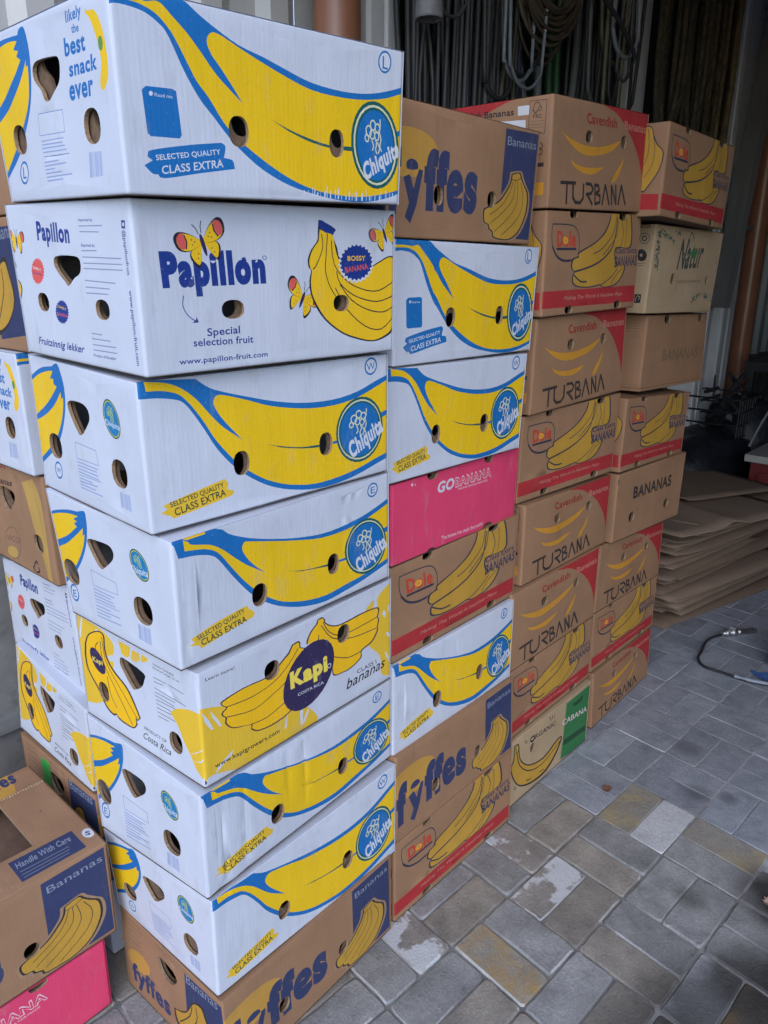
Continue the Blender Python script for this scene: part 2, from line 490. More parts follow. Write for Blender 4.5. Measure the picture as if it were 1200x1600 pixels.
   ('S','LB',2.3,[-227.4,63.5,-154.1,64.7],0),
   ('S','LB',2.3,[-227.6,57.8,-152.6,58.3],0),
   ('S','B',0.9,[-227.8,52.2,-147.2,55.8],0),
   ('S','LB',2.3,[-226.6,46.8,-179.6,47.5],0),
   ('S','LB',2.3,[-226.7,41.1,-161.9,44.7],0),
   ('S','LB',2.3,[-226.2,35.5,-169.9,36.7],0),
   ('S','LB',2.3,[-225.7,29.9,-146.9,30.9],0),
   ('P','LB',[-88.1,52.7,-86.3,52.7,-85.7,26.5,-87.4,26.6],1),
   ('P','LB',[-85.7,52.7,-83.9,52.8,-83.3,26.4,-85.1,26.5],1),
   ('P','LB',[-83.3,52.8,-82.1,52.8,-81.5,26.3,-82.7,26.4],1),
   ('P','LB',[-80.9,52.8,-79.7,52.8,-79.1,26.2,-80.3,26.3],1),
   ('P','LB',[-78.5,52.9,-77.6,52.9,-77,26.1,-77.9,26.2],1),
   ('P','LB',[-76,52.9,-75.2,52.9,-74.7,26,-75.5,26.1],1),
   ('P','LB',[-73.6,53,-71.8,53,-71.3,25.9,-73.1,26],1),
   ('P','LB',[-71.2,53,-70,53,-69.5,25.8,-70.7,25.9],1),
   ('P','LB',[-68.8,53,-67,53.1,-66.5,25.7,-68.3,25.8],1),
   ('P','LB',[-66.4,53.1,-65.5,53.1,-65.1,25.6,-65.9,25.7],1),
   ('P','LB',[-64,53.1,-62.7,53.1,-62.3,25.5,-63.5,25.5],1),
   ('P','LB',[-61.5,53.2,-59.7,53.2,-59.3,25.4,-61.1,25.4],1),
   ('P','LB',[-59.1,53.2,-57.9,53.2,-57.6,25.3,-58.8,25.3],1),
   ('P','LB',[-56.7,53.3,-55.9,53.3,-55.5,25.2,-56.4,25.2],1),
   ('E','B',-307.4,43.5,14.3,-0.3,1.8,16.6),
   ('E','W',-307.4,43.5,11.6,-0.2,1.5,12.9),
   ('T','B',1,'W',-317.2,38.2,18.1,0.5,1.4,10.1),
  ],
 },
 'chiqE': {"base": 'W',
  "L": [
   ('P','B',[-4.2,243.7,1.9,249,28.4,244,64.7,246.7,97.4,238.4,113.6,224.9,143.6,209.6,188.9,192.7,257.3,173.2,332,160.5,401.5,161.2,463.4,169.7,539.2,190.4,538.1,39.2,493.7,28.9,447.6,20,397.2,13.7,337.4,9.5,281.5,18.7,229.3,38,190.3,60.9,158.3,89.1,136.8,114.9,112.2,148.9,92.7,178.4,77,194.7,48.9,205.1,11.7,210.3,5.1,234.6],[0,12,13,27,28]),
   ('P','Y',[17.6,244.6,32.7,247.5,62.5,244.3,65.8,239.7,51.9,239.2,28.8,239.2],[0,2,5]),
   ('P','Y',[22.3,240.4,31.5,234.8,38.8,227.6,74.5,216.1,98.7,199.6,119,179.9,148.7,153,188.5,124.8,166.8,145.2,149.7,166.6,139.7,187.3,145.1,199.4,156.4,197.3,198.1,185.3,257.1,168.2,331.7,151.9,401.2,150.1,463.2,158.3,539.1,179.6,538.2,49,493.8,40.9,447.8,31.9,397.6,27.6,337.9,23,282.1,31,229.9,48.6,195.8,69.5,168.1,93.8,142,123.2,117.3,157.1,93.7,191.5,77.8,205,57.8,213.6,24.3,220.2],[0,7,18,19,33]),
   ('P','G',[236,111.4,274.6,99.6,312.5,93.1,349.1,89.3,349,84.9,312.4,90.9,274.5,97.5],[0,6]),
   ('P','B',[376.6,88.8,406.7,87.6,406.5,81.3,376.5,84.3],1),
   ('P','B',[505.6,120.3,538.7,125.5,538.7,114.5,508.1,108.7],1),
   ('E','G',457.5,95.4,62.5,-6,1.3,63.1),
   ('E','C',457.5,95.4,57.8,-5.6,1.2,58.1),
   ('E','G',457.5,95.4,55.8,-5.5,1.1,55.4),
   ('E','B',457.5,95.4,51.7,-4.8,1,52.1),
   ('G','C',457.5,95.4,51.7,-4.8,1,52.1),
   ('T','W',5,'Chiquita',434,41.2,89.9,37.5,-12.4,30.7),
   ('E','B',478.3,217.1,16.1,-0.1,0.3,15.8),
   ('E','W',478.3,217.1,12.9,0.2,0.2,12.2),
   ('T','B',1,'E',472.4,209.4,14.1,0.3,-0.4,14.5),
   ('P','SY',[23.3,52.7,79.3,65.8,145.4,72,148.1,64,160.6,51.8,156.2,43.5,94.6,35.6,43.9,26.4,38.3,34.7,18.9,40.8,31.5,43.4],[0,2,3,5,7,8,9,10]),
   ('T','DG',2,'SELECTED QUALITY',37.5,45.3,101.9,15.4,-2.6,8.9),
   ('T','DG',2,'CLASS EXTRA',44.7,31.2,98,9.2,-2.3,12.8),
   ('O',173.7,83.6,17,23.1),
   ('O',361.2,85.5,15.6,22.3),
  ],
  "E": [
   ('P','B',[-422.7,181.4,-363.6,205.4,-309.1,220.2,-272.5,225.3,-262.6,228.8,-247.7,231.5,-245.9,218.1,-250.3,193.3,-264.4,161.7,-293,124.6,-331.6,89.4,-385.2,55.5,-445.4,29.9,-444.4,90.9],[0,3,12,13]),
   ('P','Y',[-419.9,174,-366.8,198.6,-312.2,212.7,-273.1,216.4,-292.3,207,-280.6,204.3,-293.4,198.3,-284.8,193.6,-332.7,164,-398.7,137.1,-428.4,137.2],[0,3,4,5,6,7,9,10]),
   ('P','Y',[-436.3,107.4,-402.2,122.5,-339.6,147.6,-291.1,177.3,-263.3,196.9,-269.7,179.3,-262.1,184.3,-274.2,159.3,-301.9,125.6,-335.6,95.4,-379.7,68.3,-420.8,52.7],[0,4,5,11]),
   ('H',[-256.2,173.3,-247.9,180.7,-219.6,184,-186.2,184.7,-174.8,176.9,-175.1,166,-184,154.1,-212.8,133.2,-222.5,129.8,-234.8,137.1,-250.8,158.8]),
   ('O',-340.6,91.2,26.2,25.1),
   ('O',-101.4,84,28.2,26.4),
   ('E','DG',-96.6,172.7,25.4,0,-6.7,28.1),
   ('E','YG',-96.6,172.7,23.4,0.1,-6.7,25.7),
   ('E','SB',-96.6,172.7,22,0.3,-6.6,24.0),
   ('G','YG',-96.6,172.7,22,0.3,-6.6,24.0),
   ('T','W',2,'Chiquita',-122.9,155.1,48.8,1.9,0.7,12.1),
   ('S','B',1,[-263.6,116.7,-179.3,114.3,-178.5,91.4,-263.7,85.9,-263.6,116.7],0),
   ('S','LB',2.4,[-266,79.1,-192.9,81.3],0),
   ('S','LB',2.5,[-266.3,72.4,-206.7,74.5],0),
   ('S','LB',2.5,[-266.7,65.7,-199.4,68.4],0),
   ('S','LB',2.5,[-267.1,58.9,-195.1,62.5],0),
   ('S','B',1,[-267.2,52.9,-181.4,58.1],0),
   ('S','LB',2.5,[-267.8,45.2,-214.2,48.2],0),
   ('S','LB',2.5,[-268.9,37.9,-185.2,43.4],0),
   ('S','LB',2.6,[-269.3,30.9,-218,34.7],0),
   ('S','LB',2.6,[-269.7,23.7,-183,29],0),
   ('P','LB',[-122.9,52.6,-120.7,52.7,-123.1,21.5,-125.4,21.5],1),
   ('P','LB',[-120,52.7,-117.8,52.8,-120.1,21.4,-122.4,21.5],1),
   ('P','LB',[-117.1,52.8,-115.6,52.8,-117.9,21.4,-119.4,21.4],1),
   ('P','LB',[-114.2,52.9,-112.7,52.9,-114.9,21.4,-116.4,21.4],1),
   ('P','LB',[-111.3,53,-110.3,53,-112.4,21.4,-113.4,21.4],1),
   ('P','LB',[-108.4,53,-107.4,53.1,-109.4,21.4,-110.4,21.4],1),
   ('P','LB',[-105.5,53.1,-103.3,53.2,-105.2,21.4,-107.4,21.4],1),
   ('P','LB',[-102.6,53.2,-101.1,53.3,-102.9,21.4,-104.4,21.4],1),
   ('P','LB',[-99.7,53.3,-97.5,53.4,-99.2,21.4,-101.4,21.4],1),
   ('P','LB',[-96.7,53.4,-95.7,53.4,-97.4,21.4,-98.4,21.4],1),
   ('P','LB',[-93.8,53.5,-92.4,53.5,-93.9,21.4,-95.4,21.4],1),
   ('P','LB',[-90.9,53.6,-88.8,53.6,-90.2,21.3,-92.4,21.4],1),
   ('P','LB',[-88,53.6,-86.6,53.7,-87.9,21.3,-89.4,21.3],1),
   ('P','LB',[-85.1,53.7,-84.1,53.8,-85.4,21.3,-86.5,21.3],1),
   ('E','B',-346.6,48,16,0.3,3.2,18.3),
   ('E','W',-346.6,48,12.8,0.5,3.1,14.5),
   ('T','B',1,'E',-355.7,38.3,13.9,1.2,3.5,15.6),
  ],
 },
 'papillon': {"base": 'W',
  "L": [
   ('T','N',8,'Papillon',39.4,129.3,186.3,2.2,-1.9,43.1),
   ('P','N',[180.1,165.9,186.6,167.2,189.9,161.7,183.4,160.3],1),
   ('E','N',224,166.1,4.3,-0.4,0.2,3.2),
   ('E','W',224,166.1,2.8,-0.4,0.1,2.1),
   ('F',111.3,188.3,42.3,18.0),
   ('F',301.7,102.8,37.7,-28.0),
   ('S','N',1.5,[72.5,113.7,69.8,100.3,74.9,88.1,83.9,79.7,91.2,75.9],1),
   ('P','N',[83.3,73.8,94.9,73.9,91.9,82.8,90.1,77.7],1),
   ('T','N',2,'Special',108.3,53,61.6,0.6,0.2,11.4),
   ('T','N',2,'selection fruit',82.9,39.3,112.5,-2.2,0.2,11.0),
   ('T','N',2,'www.papillon-fruit.com',55.9,14.3,167,-1.7,0,8.2),
   ('P','BK',[339.4,221.8,344.2,224.1,378.6,210.9,371.9,201.5,382.4,181.1,391.5,162.1,445.9,145.3,481.7,156.1,512.2,167.5,534.7,166.3,536.9,69.6,530.5,67.7,528.5,39.1,508.1,26,470.3,19.9,421.6,29,386.7,41.4,351,63.9,329.4,88.4,318.8,109.9,316.9,128.9,321.2,145.7,316.1,150.6,314.5,162.5,322.3,177.9,336.4,192.7,337.9,206.5],[0,9,10,26]),
   ('P','YB',[342.2,210.2,356.9,205,368.7,202.6,374,196,378,179.2,387,160.2,405.4,149.7,445.9,142.9,481.7,153.7,512.2,165.1,532.9,163.8,533.8,123.6,531.9,91,531.5,78.3,525.3,71,528,61.5,524.6,41,505.5,29.2,470.3,22.4,422.9,31.8,388.5,43.8,354.4,65.7,333.2,90.2,322.6,109.8,320.6,128.8,323.2,143.8,319.3,151.3,318.1,161.7,325.4,177.2,339.6,191.9],[0,10,29]),
   ('S','BK',1.9,[368.5,192.2,374.8,154.6,405.2,127.1,445.8,112.2,488.2,109,533.7,126.5],1),
   ('S','BK',2,[380.1,143,388.1,123.5,422.2,102.8,469.9,91.1,500.8,92.1,534.3,101.5],1),
   ('S','BK',2,[388.1,121.6,416.3,95,457.8,77.2,501.1,71.2,532.7,82.5],1),
   ('S','BK',1.8,[359.6,203.2,356,169.8,354.2,143.4,365.6,116.3,387.6,92.1],1),
   ('S','BK',1.8,[346.3,203,348.3,180.9,334.2,154.9,326,147.5],1),
   ('S','BK',2,[376.7,116,404.6,79.4,451.8,48.4,495.2,41,528.7,61.4],1),
   ('P','N',[338.9,220.3,346.9,224.1,377.6,210.9,374.1,202.7,354.3,205,340.2,213.8],1),
   ('R','W',429.6,155.3,46.1,1.6,0.2,32.9,24),
   ('R','N',429.6,157.2,42.4,0.9,0.2,30.2,24),
   ('T','YB',3,'BOSSY',407.3,160.5,45.7,0.1,0.1,7.7),
   ('T','R',3,'BANANA',402.5,140.8,58.2,5.9,-2.7,8.9),
   ('F',501.1,205.9,35.3,25.0),
   ('O',159.2,90.4,21.5,14.3),
   ('O',390.4,90.8,18.8,13.9),
  ],
  "E": [
   ('T','N',5,'Papillon',-277.2,189.8,102.1,-4,2.1,26.4),
   ('F',-351.7,187.8,27.4,-5.0),
   ('R','R',-291.6,139.9,22.3,-0.6,6.3,21.5,24),
   ('T','W',1,'EARLY',-305.8,143.6,26.6,-3.3,0.2,4.2),
   ('T','N',1,'BANANA',-308.5,136,29.7,-3.4,0.1,3.9),
   ('R','N',-229,78.7,22.6,0.4,4.3,19.6,24),
   ('T','YB',1,'DAISY',-241.6,85.4,27.9,-3.8,0.1,4.2),
   ('T','R',1,'BANANA',-247.4,72.4,34.5,-1.7,1.6,5.2),
   ('H',[-225.9,164.4,-165.8,166.1,-151,158.3,-155.7,141.7,-175.2,133.2,-195.4,120.6,-204.7,126.8,-231.4,147.1]),
   ('O',-286.8,91.1,18.3,15.1),
   ('O',-101.2,90.4,19.5,15.0),
   ('T','N',3,'Fruitzinnig lekker',-329.1,19.2,154.1,-0.6,5.5,12.0),
   ('P','BK',[-384,159.9,-368.5,151.7,-369.2,143.1,-378.4,140],[0,3]),
   ('P','YB',[-383.8,157.1,-371.4,151.1,-371.3,144.5,-378.9,142.3],[0,3]),
   ('P','BK',[-380.2,126.9,-362.7,120.3,-359.5,105.9,-377.1,82.8],[0,3]),
   ('P','YB',[-378,124.1,-365.3,118.8,-363.6,105.7,-377.4,87.3],[0,3]),
   ('T','N',2,'Imported by',-141.3,215.7,40,-0.4,0.6,4.1),
   ('S','NL',1.7,[-141.7,209,-77.3,209.3],0),
   ('S','NL',1.7,[-141.2,201.2,-88,200.7],0),
   ('T','N',2,'Exported by',-141.9,180.2,38.9,-0,0.6,4.2),
   ('S','NL',1.8,[-142.5,174.2,-99.4,174.9],0),
   ('S','NL',1.7,[-142.3,165.3,-35.2,165.1],0),
   ('S','NL',1.7,[-142.1,156.5,-34.6,157.1],0),
   ('S','NL',1.7,[-143.2,148.7,-34.9,149.3],0),
   ('S','NL',1.8,[-143.7,131.4,-58.2,130.4],0),
   ('S','NL',1.8,[-143.7,121.6,-75.5,121.7],0),
   ('S','NL',1.8,[-144.5,112.7,-81.2,113.9],0),
   ('S','NL',1.9,[-143.4,52.2,-111.9,52.2],0),
   ('S','NL',1.9,[-144.4,43.9,-89.2,44.7],0),
   ('S','NL',1.9,[-144.1,34.6,-75.1,36.5],0),
   ('S','NL',1.9,[-144.6,26.5,-74.5,28],0),
   ('T','N',2,'Product of Ecuador',-145.6,16.1,67.3,1.3,0.6,4.5),
   ('T','N',2,'@papillonfruit',-24,202.7,0.9,-60.1,7.2,0.4),
   ('T','N',2,'www.papillon-fruit.com',-23.6,122.2,1.1,-106.8,8.3,0.4),
   ('P','N',[-24.2,216.1,-14.6,215.6,-16,204.9,-25.6,205.4],1),
   ('E','W',-20.1,210.5,2.6,-0.2,0.6,2.7),
  ],
 },
 'kapi': {"base": 'W',
  "L": [
   ('P','SY',[538.1,239.2,498.3,225,478.9,208.9,485.8,169.2,479.5,143.5,473,127.1,450.3,113.5,480,83.6,493.7,60.9,495.4,25.8,521.8,9.2,542.8,10.1],[0,11]),
   ('P','SY',[469.2,214.7,450,205.6,435.5,191.8,462.9,191.7],[0]),
   ('E','W',504.4,167.9,5.4,-1.1,-1.4,8.1),
   ('E','W',522.4,174.5,4.1,-0.5,-1.5,10.0),
   ('P','W',[511.8,121.4,527,110.6,532.6,101,516.7,110.7],[]),
   ('P','W',[507,74.9,521,59.3,528.2,41.4,515.5,56.6],[]),
   ('P','SY',[-10.2,174.7,-2.6,171.5,50.6,152.9,119.3,110.9,199.4,67.9,231.7,63.6,270.1,38.4,287.4,-0.3,218,-4.8,112.3,-7.7,63.7,5.8,17.5,20.7,3.2,13.8,-3.2,2.4,-23,24.4],[0,13,14]),
   ('P','W',[4.1,162.3,17.8,139.5,26.4,116.8,21.4,117.2,8.9,139.8],[0,2,4]),
   ('P','W',[21.4,157.9,35.5,134.8,44.5,114.7,39.5,115.6,26.7,139.1],[0,2,4]),
   ('P','W',[66.7,49.7,61.2,39.7,24.4,19.8,29.9,30.9],[0,2,3]),
   ('P','W',[204.3,58.8,200.5,31.5,195,29.7,198.4,46.1],[0,3]),
   ('P','W',[238.2,59.2,247,56.3,243.8,14.4,238.4,19.4],[0,3]),
   ('P','W',[260,43.2,263.2,37.1,246.6,13,245.8,22.6],[0,3]),
   ('P','OUT',[222.2,206.2,239.8,206.8,245.5,200.2,245.7,190.7,258.9,179.2,226.8,147.7,204.9,122.6,223.2,69.9,179.6,53.1,131.2,57.5,111,71.2,109.7,82.2,69.8,94.9,52.4,114.1,54.1,124.9,45.6,135.2,47.9,141.9,56.6,146.4,47.5,154.8,48.7,164.4,98.6,168.8,162.4,165.2,194.6,183.9,212.2,193.4],[0,23]),
   ('P','YO',[225.3,203.3,238.6,203.8,242.2,199.4,243,190.1,255.1,179.1,224.2,148.8,201.8,124,220,71.4,177.6,56.3,131.4,60.1,113.1,73.2,112.6,82,70,97.4,55.7,115,57.7,123.9,49.2,134.3,51,139.6,60.2,145.5,50.7,154.1,51.2,161.6,98.4,166.4,162.3,162.7,197.5,180.9,215.2,190.4],[0,23]),
   ('S','OUT',1.8,[58.5,147.1,121,139.7,171.6,146.3,211.6,167.2,239.3,192],1),
   ('S','OUT',1.8,[57.9,125.9,119.3,110.9,170.4,121.1,207.6,134.5],1),
   ('S','OUT',1.9,[111.7,82.5,152.7,77.4,200.3,89.6],1),
   ('P','OUT',[293.7,231.9,306.6,233,316,225.1,317.6,217.1,337.5,202.9,366.8,196.1,427.9,197.8,484.3,191.2,483.2,169.3,487.2,161.7,483.4,146.7,482.2,133.9,462.6,115.1,429.1,108,427.8,92.5,397.4,80.4,365.3,80.4,335.4,89.8,330.4,138.9,280.1,184,261.5,191.6,272,211.9,291.3,225.1],[0,22]),
   ('P','YO',[297,229.8,307.6,229.6,312.6,224.7,313.6,217.4,334.5,201.4,368,193,429.2,194.6,480.4,189.4,479.2,170.3,483.3,162.7,479.4,148.2,478.2,136.9,459.4,118.3,425.9,110.8,424.6,94.8,396.2,83.3,365.4,82.7,338.4,91.3,330.4,138.9,280.1,184,265.3,190.5,275.3,209.8,294.5,222.9],[0,22]),
   ('S','OUT',2.1,[310.2,219.9,328.5,191,366.5,169.3,427.9,168.1,479.3,169.4],1),
   ('S','OUT',2.1,[304.5,215.7,336.9,174.3,396.7,151.8,478.2,144],1),
   ('S','OUT',2.1,[342,128.6,384,109.5,426.6,108.1],1),
   ('S','OUT',2,[297.2,196.8,294,180.6],1),
   ('E','PU',268,118.6,72.7,2.4,12.2,69.7),
   ('T','CY',7,'Kapi',214.6,112.1,106.4,-3.6,-1.3,33.7),
   ('E','W',325.8,115,5.9,-0.3,0.1,5.4),
   ('E','PU',325.8,115,4.1,-0.4,0.1,3.6),
   ('T','W',1,'COSTA RICA',234.2,85.3,74.5,-4.3,-0.8,6.6),
   ('T','K',1,'CLASS I',414.4,57.9,64.6,-0.5,-1.9,9.9),
   ('T','K',11,'bananas',379,34.2,132,3.7,-2.8,25.0),
   ('T','K',1,'Learn more!',17.1,220.3,63.8,-3.9,-0.4,6.4),
   ('T','K',2,'www.kapigrowers.com',25.3,31.3,157.3,-4.3,-2.9,10.1),
   ('E','PU',-1.5,11.4,5.9,-0.8,0.4,4.9),
   ('O',168.9,173.8,18.9,19.8),
   ('O',370.7,171.3,18.6,20.2),
  ],
  "E": [
   ('P','SY',[-382.3,242.5,-302.2,236.7,-267.4,226.1,-251.1,209.9,-256.3,186.1,-272.6,179.1,-271.3,169.4,-257.6,171.6,-260.9,152.2,-289.7,99.5,-309.9,57.1,-339.2,39.4,-371,31.2],[0,4,7,12]),
   ('P','W',[-356.5,238,-351.6,239.5,-366.5,189.1,-369.7,196.4],[0,3]),
   ('P','W',[-306.7,229.2,-300.5,229.3,-305,221.7,-311.3,221.7],[0,3]),
   ('P','OUT',[-352.8,181.1,-336.5,207.4,-300.9,227.1,-279.9,224,-280.4,193.7,-274,167.6,-253.4,146.9,-221.4,127.1,-202.2,102.7,-184.5,70,-195.2,58.6,-199.5,59.9,-196.4,50.2,-213.4,32.9,-254.2,33.5,-265.6,42,-278.9,36.1,-302.2,46.5,-322.2,77.8,-354.2,116.9,-358.2,153.9],[0,9,12,15,20]),
   ('P','YO',[-347.1,183,-333.5,205.9,-301.4,224.1,-284.1,221,-285.8,191,-278.7,165.1,-258.7,144,-226.5,124.2,-207.2,99.8,-189.2,68.7,-195.9,61.6,-201.7,64.3,-201,50.2,-213.5,36.2,-251.1,37.4,-268,46.1,-276.9,40.9,-298.4,50.4,-317.4,79.8,-349.2,118.8,-352.5,155.9],[0,9,12,15,20]),
   ('S','OUT',2,[-288.4,217.1,-284.5,163.8,-249.6,119.8,-197.2,64.2],1),
   ('S','OUT',2.1,[-295.7,204.6,-294.5,160.1,-263.2,110.2,-214,40.1],1),
   ('S','OUT',2.1,[-284.9,126.5,-279.5,86.9,-262.5,60.3],1),
   ('S','OUT',2.1,[-304.1,199.7,-314.5,188,-316.6,177],1),
   ('E','PU',-313.6,152.3,23.3,0.3,-8.9,27.6),
   ('T','CY',2,'Kapi',-332.3,145.1,35.6,2.7,1,12.1),
   ('P','SY',[-233.4,227.7,-196.7,226.7,-201,205.9,-213.7,197.5,-227.5,200.4],[0,1,4]),
   ('P','SY',[-191.2,222.5,-166.8,222,-170.8,205.4,-188.5,197,-198.4,201.1],[0,1,4]),
   ('P','SY',[-160.1,223.6,-141,220.8,-148.6,211.6,-162.6,206.5,-166,209],[0,1,4]),
   ('H',[-233.6,188.4,-220.2,192,-160.7,182.4,-160.1,167.3,-171.1,147.4,-192.6,132.7,-204,132.1,-225.8,157.5,-236,173.6]),
   ('O',-303.5,82.1,17.1,23.0),
   ('O',-77.9,63.2,19.4,23.0),
   ('T','K',1,'Variety: Cavendish',-129.1,212.8,63.5,0.3,0.1,4.9),
   ('T','K',1,'Minimum Length: 21 cm',-130.2,204.6,79,1.2,0.1,4.5),
   ('S','K',1.3,[-131.2,185.4,-93.1,186.2],0),
   ('S','K',1.3,[-85.6,187,-42.7,185.5],0),
   ('S','K',1.3,[-130.9,176.1,-103,178.6],0),
   ('S','K',1.3,[-130.7,162.6,-38.3,161.3],0),
   ('S','K',1.3,[-130.3,153.1,-69.8,155.1],0),
   ('S','K',1.3,[-129.8,145.7,-73.4,145.4],0),
   ('S','K',1.3,[-128.8,136.9,-49.7,142.4],0),
   ('S','K',1.4,[-128.4,128.6,-85.1,129.1],0),
   ('S','K',1.4,[-128,119.5,-73.5,122.9],0),
   ('S','K',1.4,[-127.1,110.6,-74.8,111.7],0),
   ('S','K',1.4,[-126.7,101.4,-95.8,102.2],0),
   ('T','K',1,'PRODUCT OF',-175.3,48.5,67.8,-0.6,0.5,7.6),
   ('T','K',11,'Costa Rica',-181.4,25.5,84.9,-1.1,1.7,16.0),
   ('P','SY',[-88,125.5,-68.9,142.2,-34.1,156.6,0.3,160.2,15.3,156.3,4,29.9,-14.7,25.5,-27.3,39.8,-35.2,54.8,-52,77,-68,107.3],[0,4,10]),
   ('P','W',[-40.9,55,-14.8,73.5,-0.1,84.6,-2.7,80.3,-19.9,67.9],[0,2,4]),
   ('P','W',[-29.1,45.8,-7.2,57.1,12.7,77.4,9.8,70.4,-7.5,53.2],[0,2,4]),
  ],
 },
 'fyffes': {"base": 'K',
  "L": [
   ('E','KYC',57.7,153.4,96.4,-7.2,24.8,43.4),
   ('T','KN',8,'ffes',113.5,62.5,181.8,2.4,-1.3,96.6),
   ('T','KN',8,'f',2.9,49.6,40.5,4.8,-1,100.2),
   ('P','KN',[49.3,109.2,69.8,116.2,81.6,90.3,94.7,127,109,125.8,91.7,61.1,74,27.4,56.5,38.6,68.8,64.7],1),
   ('E','KN',75.4,131.2,18.3,-0.7,0.7,12.1),
   ('P','KYC',[61.9,124.7,77.8,123.7,95.5,127.8,93,118.3,80.6,111.1,67.8,114.9],[0,2]),
   ('P','KN',[385.5,234.3,520.1,237.6,522.6,9.9,465.9,10.2,385.8,96.3],1),
   ('P','KR',[415.3,149.3,460.6,155.6,474.6,141.6,492.3,124.1,507.1,107.5,509.7,71.9,495.4,41,472.1,17.4,432.2,5,388.9,4.8,360.2,10.5,356.3,20.5,341.9,27.1,338.2,35.5,321.5,40.4,317.6,66.7,336.2,76.2,372.7,89.7,397.8,111.3,412.4,129.3],[0]),
   ('P','KBK',[422.5,146.5,456.4,152.4,468.2,140.2,482.3,126.3,500,110,502.6,73.9,488.4,42.5,466.9,20.2,432.5,7.1,390.9,7.2,366.2,11.6,362.3,21.3,347.8,27.9,344,36.6,327.3,41.5,322.4,66.2,342.3,74.9,379.5,88.5,404.2,109.8,418.9,127.6],[0]),
   ('P','KYB',[426.8,144.7,453.8,149.8,463.6,139.2,477.6,125.3,494.6,109,497,74.2,483.9,44.1,463.5,22.5,430.9,9.7,392.3,9.9,370.4,13.5,366.5,23.2,351.9,29.8,348.2,37.9,331.4,42.8,327.4,64.5,346.9,72.9,383.2,86.2,409,108.4,423.5,126.8],[0]),
   ('S','KBK',1.6,[431.8,133.7,421.1,107.3,393.5,79.7,349.2,57.3],1),
   ('S','KBK',1.6,[440.3,134.5,437,96.9,406.2,69,353.9,40.5],1),
   ('S','KBK',1.6,[449.2,133.7,455.2,92.3,430.6,58.7,372.5,24],1),
   ('S','KBK',1.7,[464.3,130.7,480.6,93.9,463.7,54.5,401.7,16.4],1),
   ('S','KBK',1.6,[424.6,136,443.2,134.7,462.9,140.6],1),
   ('T','KL',0,'Bananas',396.3,202.6,118.2,2.8,-1.3,17.7),
   ('O',160.8,84,15.5,18.9),
   ('O',351,88.3,16.1,17.2),
  ],
  "E": [
   ('E','KYC',-317.6,111.3,43.2,9.3,-6.7,29.4),
   ('T','KN',5,'fyffes',-349.4,38.3,144.8,-6.9,-0.7,53.3),
   ('H',[-231.4,192.2,-209.1,201.1,-172.9,199.6,-158.9,187.5,-158.9,173.3,-180.2,151.2,-206.9,145.2,-226.6,162.3]),
   ('S','KD',1.4,[-231.4,245.6,-146.1,236.2,-146.8,221.9,-230.1,231.3],0),
   ('S','KD',2.2,[-344.3,227.3,-296,228.2],0),
   ('S','KD',2.2,[-345.8,211.7,-290.6,214.6],0),
   ('S','KD',2.2,[-347.2,196,-302.1,194.9],0),
   ('S','KD',2.2,[-348.7,180.1,-296.7,181.2],0),
   ('S','KD',2.2,[-350.1,164.2,-307.8,164.5],0),
   ('P','KN',[-126.7,225.8,-2,228,2.4,34.9,-134.6,18.2],1),
   ('P','KBK',[-185.7,76.8,-136.4,108,-105.1,159,-72.8,173.7,-61.9,154.7,-49,97.9,-95.9,45.8,-148.1,24.6,-182.8,37.4],[0]),
   ('P','KYB',[-179.8,76.8,-135.5,104.1,-105.1,153.3,-77.9,165.1,-68,148.6,-55.7,96.7,-95,52.4,-143.1,34.9,-175.5,46.4],[0]),
   ('S','KBK',2.7,[-110.6,143.2,-122.8,104.7,-166,51.3],1),
   ('S','KBK',2.7,[-95.7,152.4,-98.2,107.7,-146.2,38.2],1),
   ('T','KL',0,'Bananas',-123.2,201.9,106.4,6.1,2.2,25.5),
  ],
 },
 'gobanana': {"base": 'P',
  "L": [
   ('T','W',4,'GO',164.7,178.2,66.4,-0.6,4.1,31.9),
   ('T','WP',6,'BANANA',238.1,178,159.1,-1.8,-1.8,28.5),
   ('T','P2',1,'BANANA',239.2,179.1,155.9,-2.3,-1.6,25.4),
   ('T','WP',1,'ORGANIC BANANA FAIRTRADE',249.6,165.5,130.4,-3.7,-0.4,6.3),
   ('T','WP',1,'The banana that',192.7,21.5,85.1,-4.5,-5.3,12.7),
   ('T','WP',1,'reach the world!',282.9,16.3,89.8,-1.5,-4,12.6),
   ('E','WP',71.2,227.4,3.6,-0.1,-0.1,4.9),
   ('E','WP',82.5,224.6,1.5,0,-0.1,2.9),
   ('O',146,240.6,19.7,15.9),
   ('O',382.6,239.1,20,16.6),
   ('O',148.1,-13.9,20.8,23.4),
   ('O',395.9,-2.1,25.4,18.4),
  ],
  "E": [
   ('T','WP',1,'GO',168.7,82.5,21.1,1,-0.3,7.4),
  ],
 },
 'dole': {"base": 'K',
  "L": [
   ('S','KBL',2.9,[30,213.6,86.2,213.7,137.7,209.5,161,191.9,168.5,165.8,166.1,141.2],1),
   ('S','KBL',2.8,[30,213.6,28.3,188.1,36.6,159.8,56.6,140.6],1),
   ('S','KBL',5.8,[34.8,162.9,56.4,142.2,90,130.6,126.6,130.1],1),
   ('S','KBL',3.5,[119.2,130.2,148.6,132.5,166.8,141.2],1),
   ('T','KRR',5,'Dole',55.7,164.5,95.9,-0.9,-4.3,33.8),
   ('R','KO',96.9,177.2,14.6,-0.6,-1.3,9.6,12),
   ('E','KYC',96.9,177.2,5.1,-0.3,-0.5,3.5),
   ('P','KBL',[54.1,160.3,153.6,160,154.5,154.1,54.8,154.6],1),
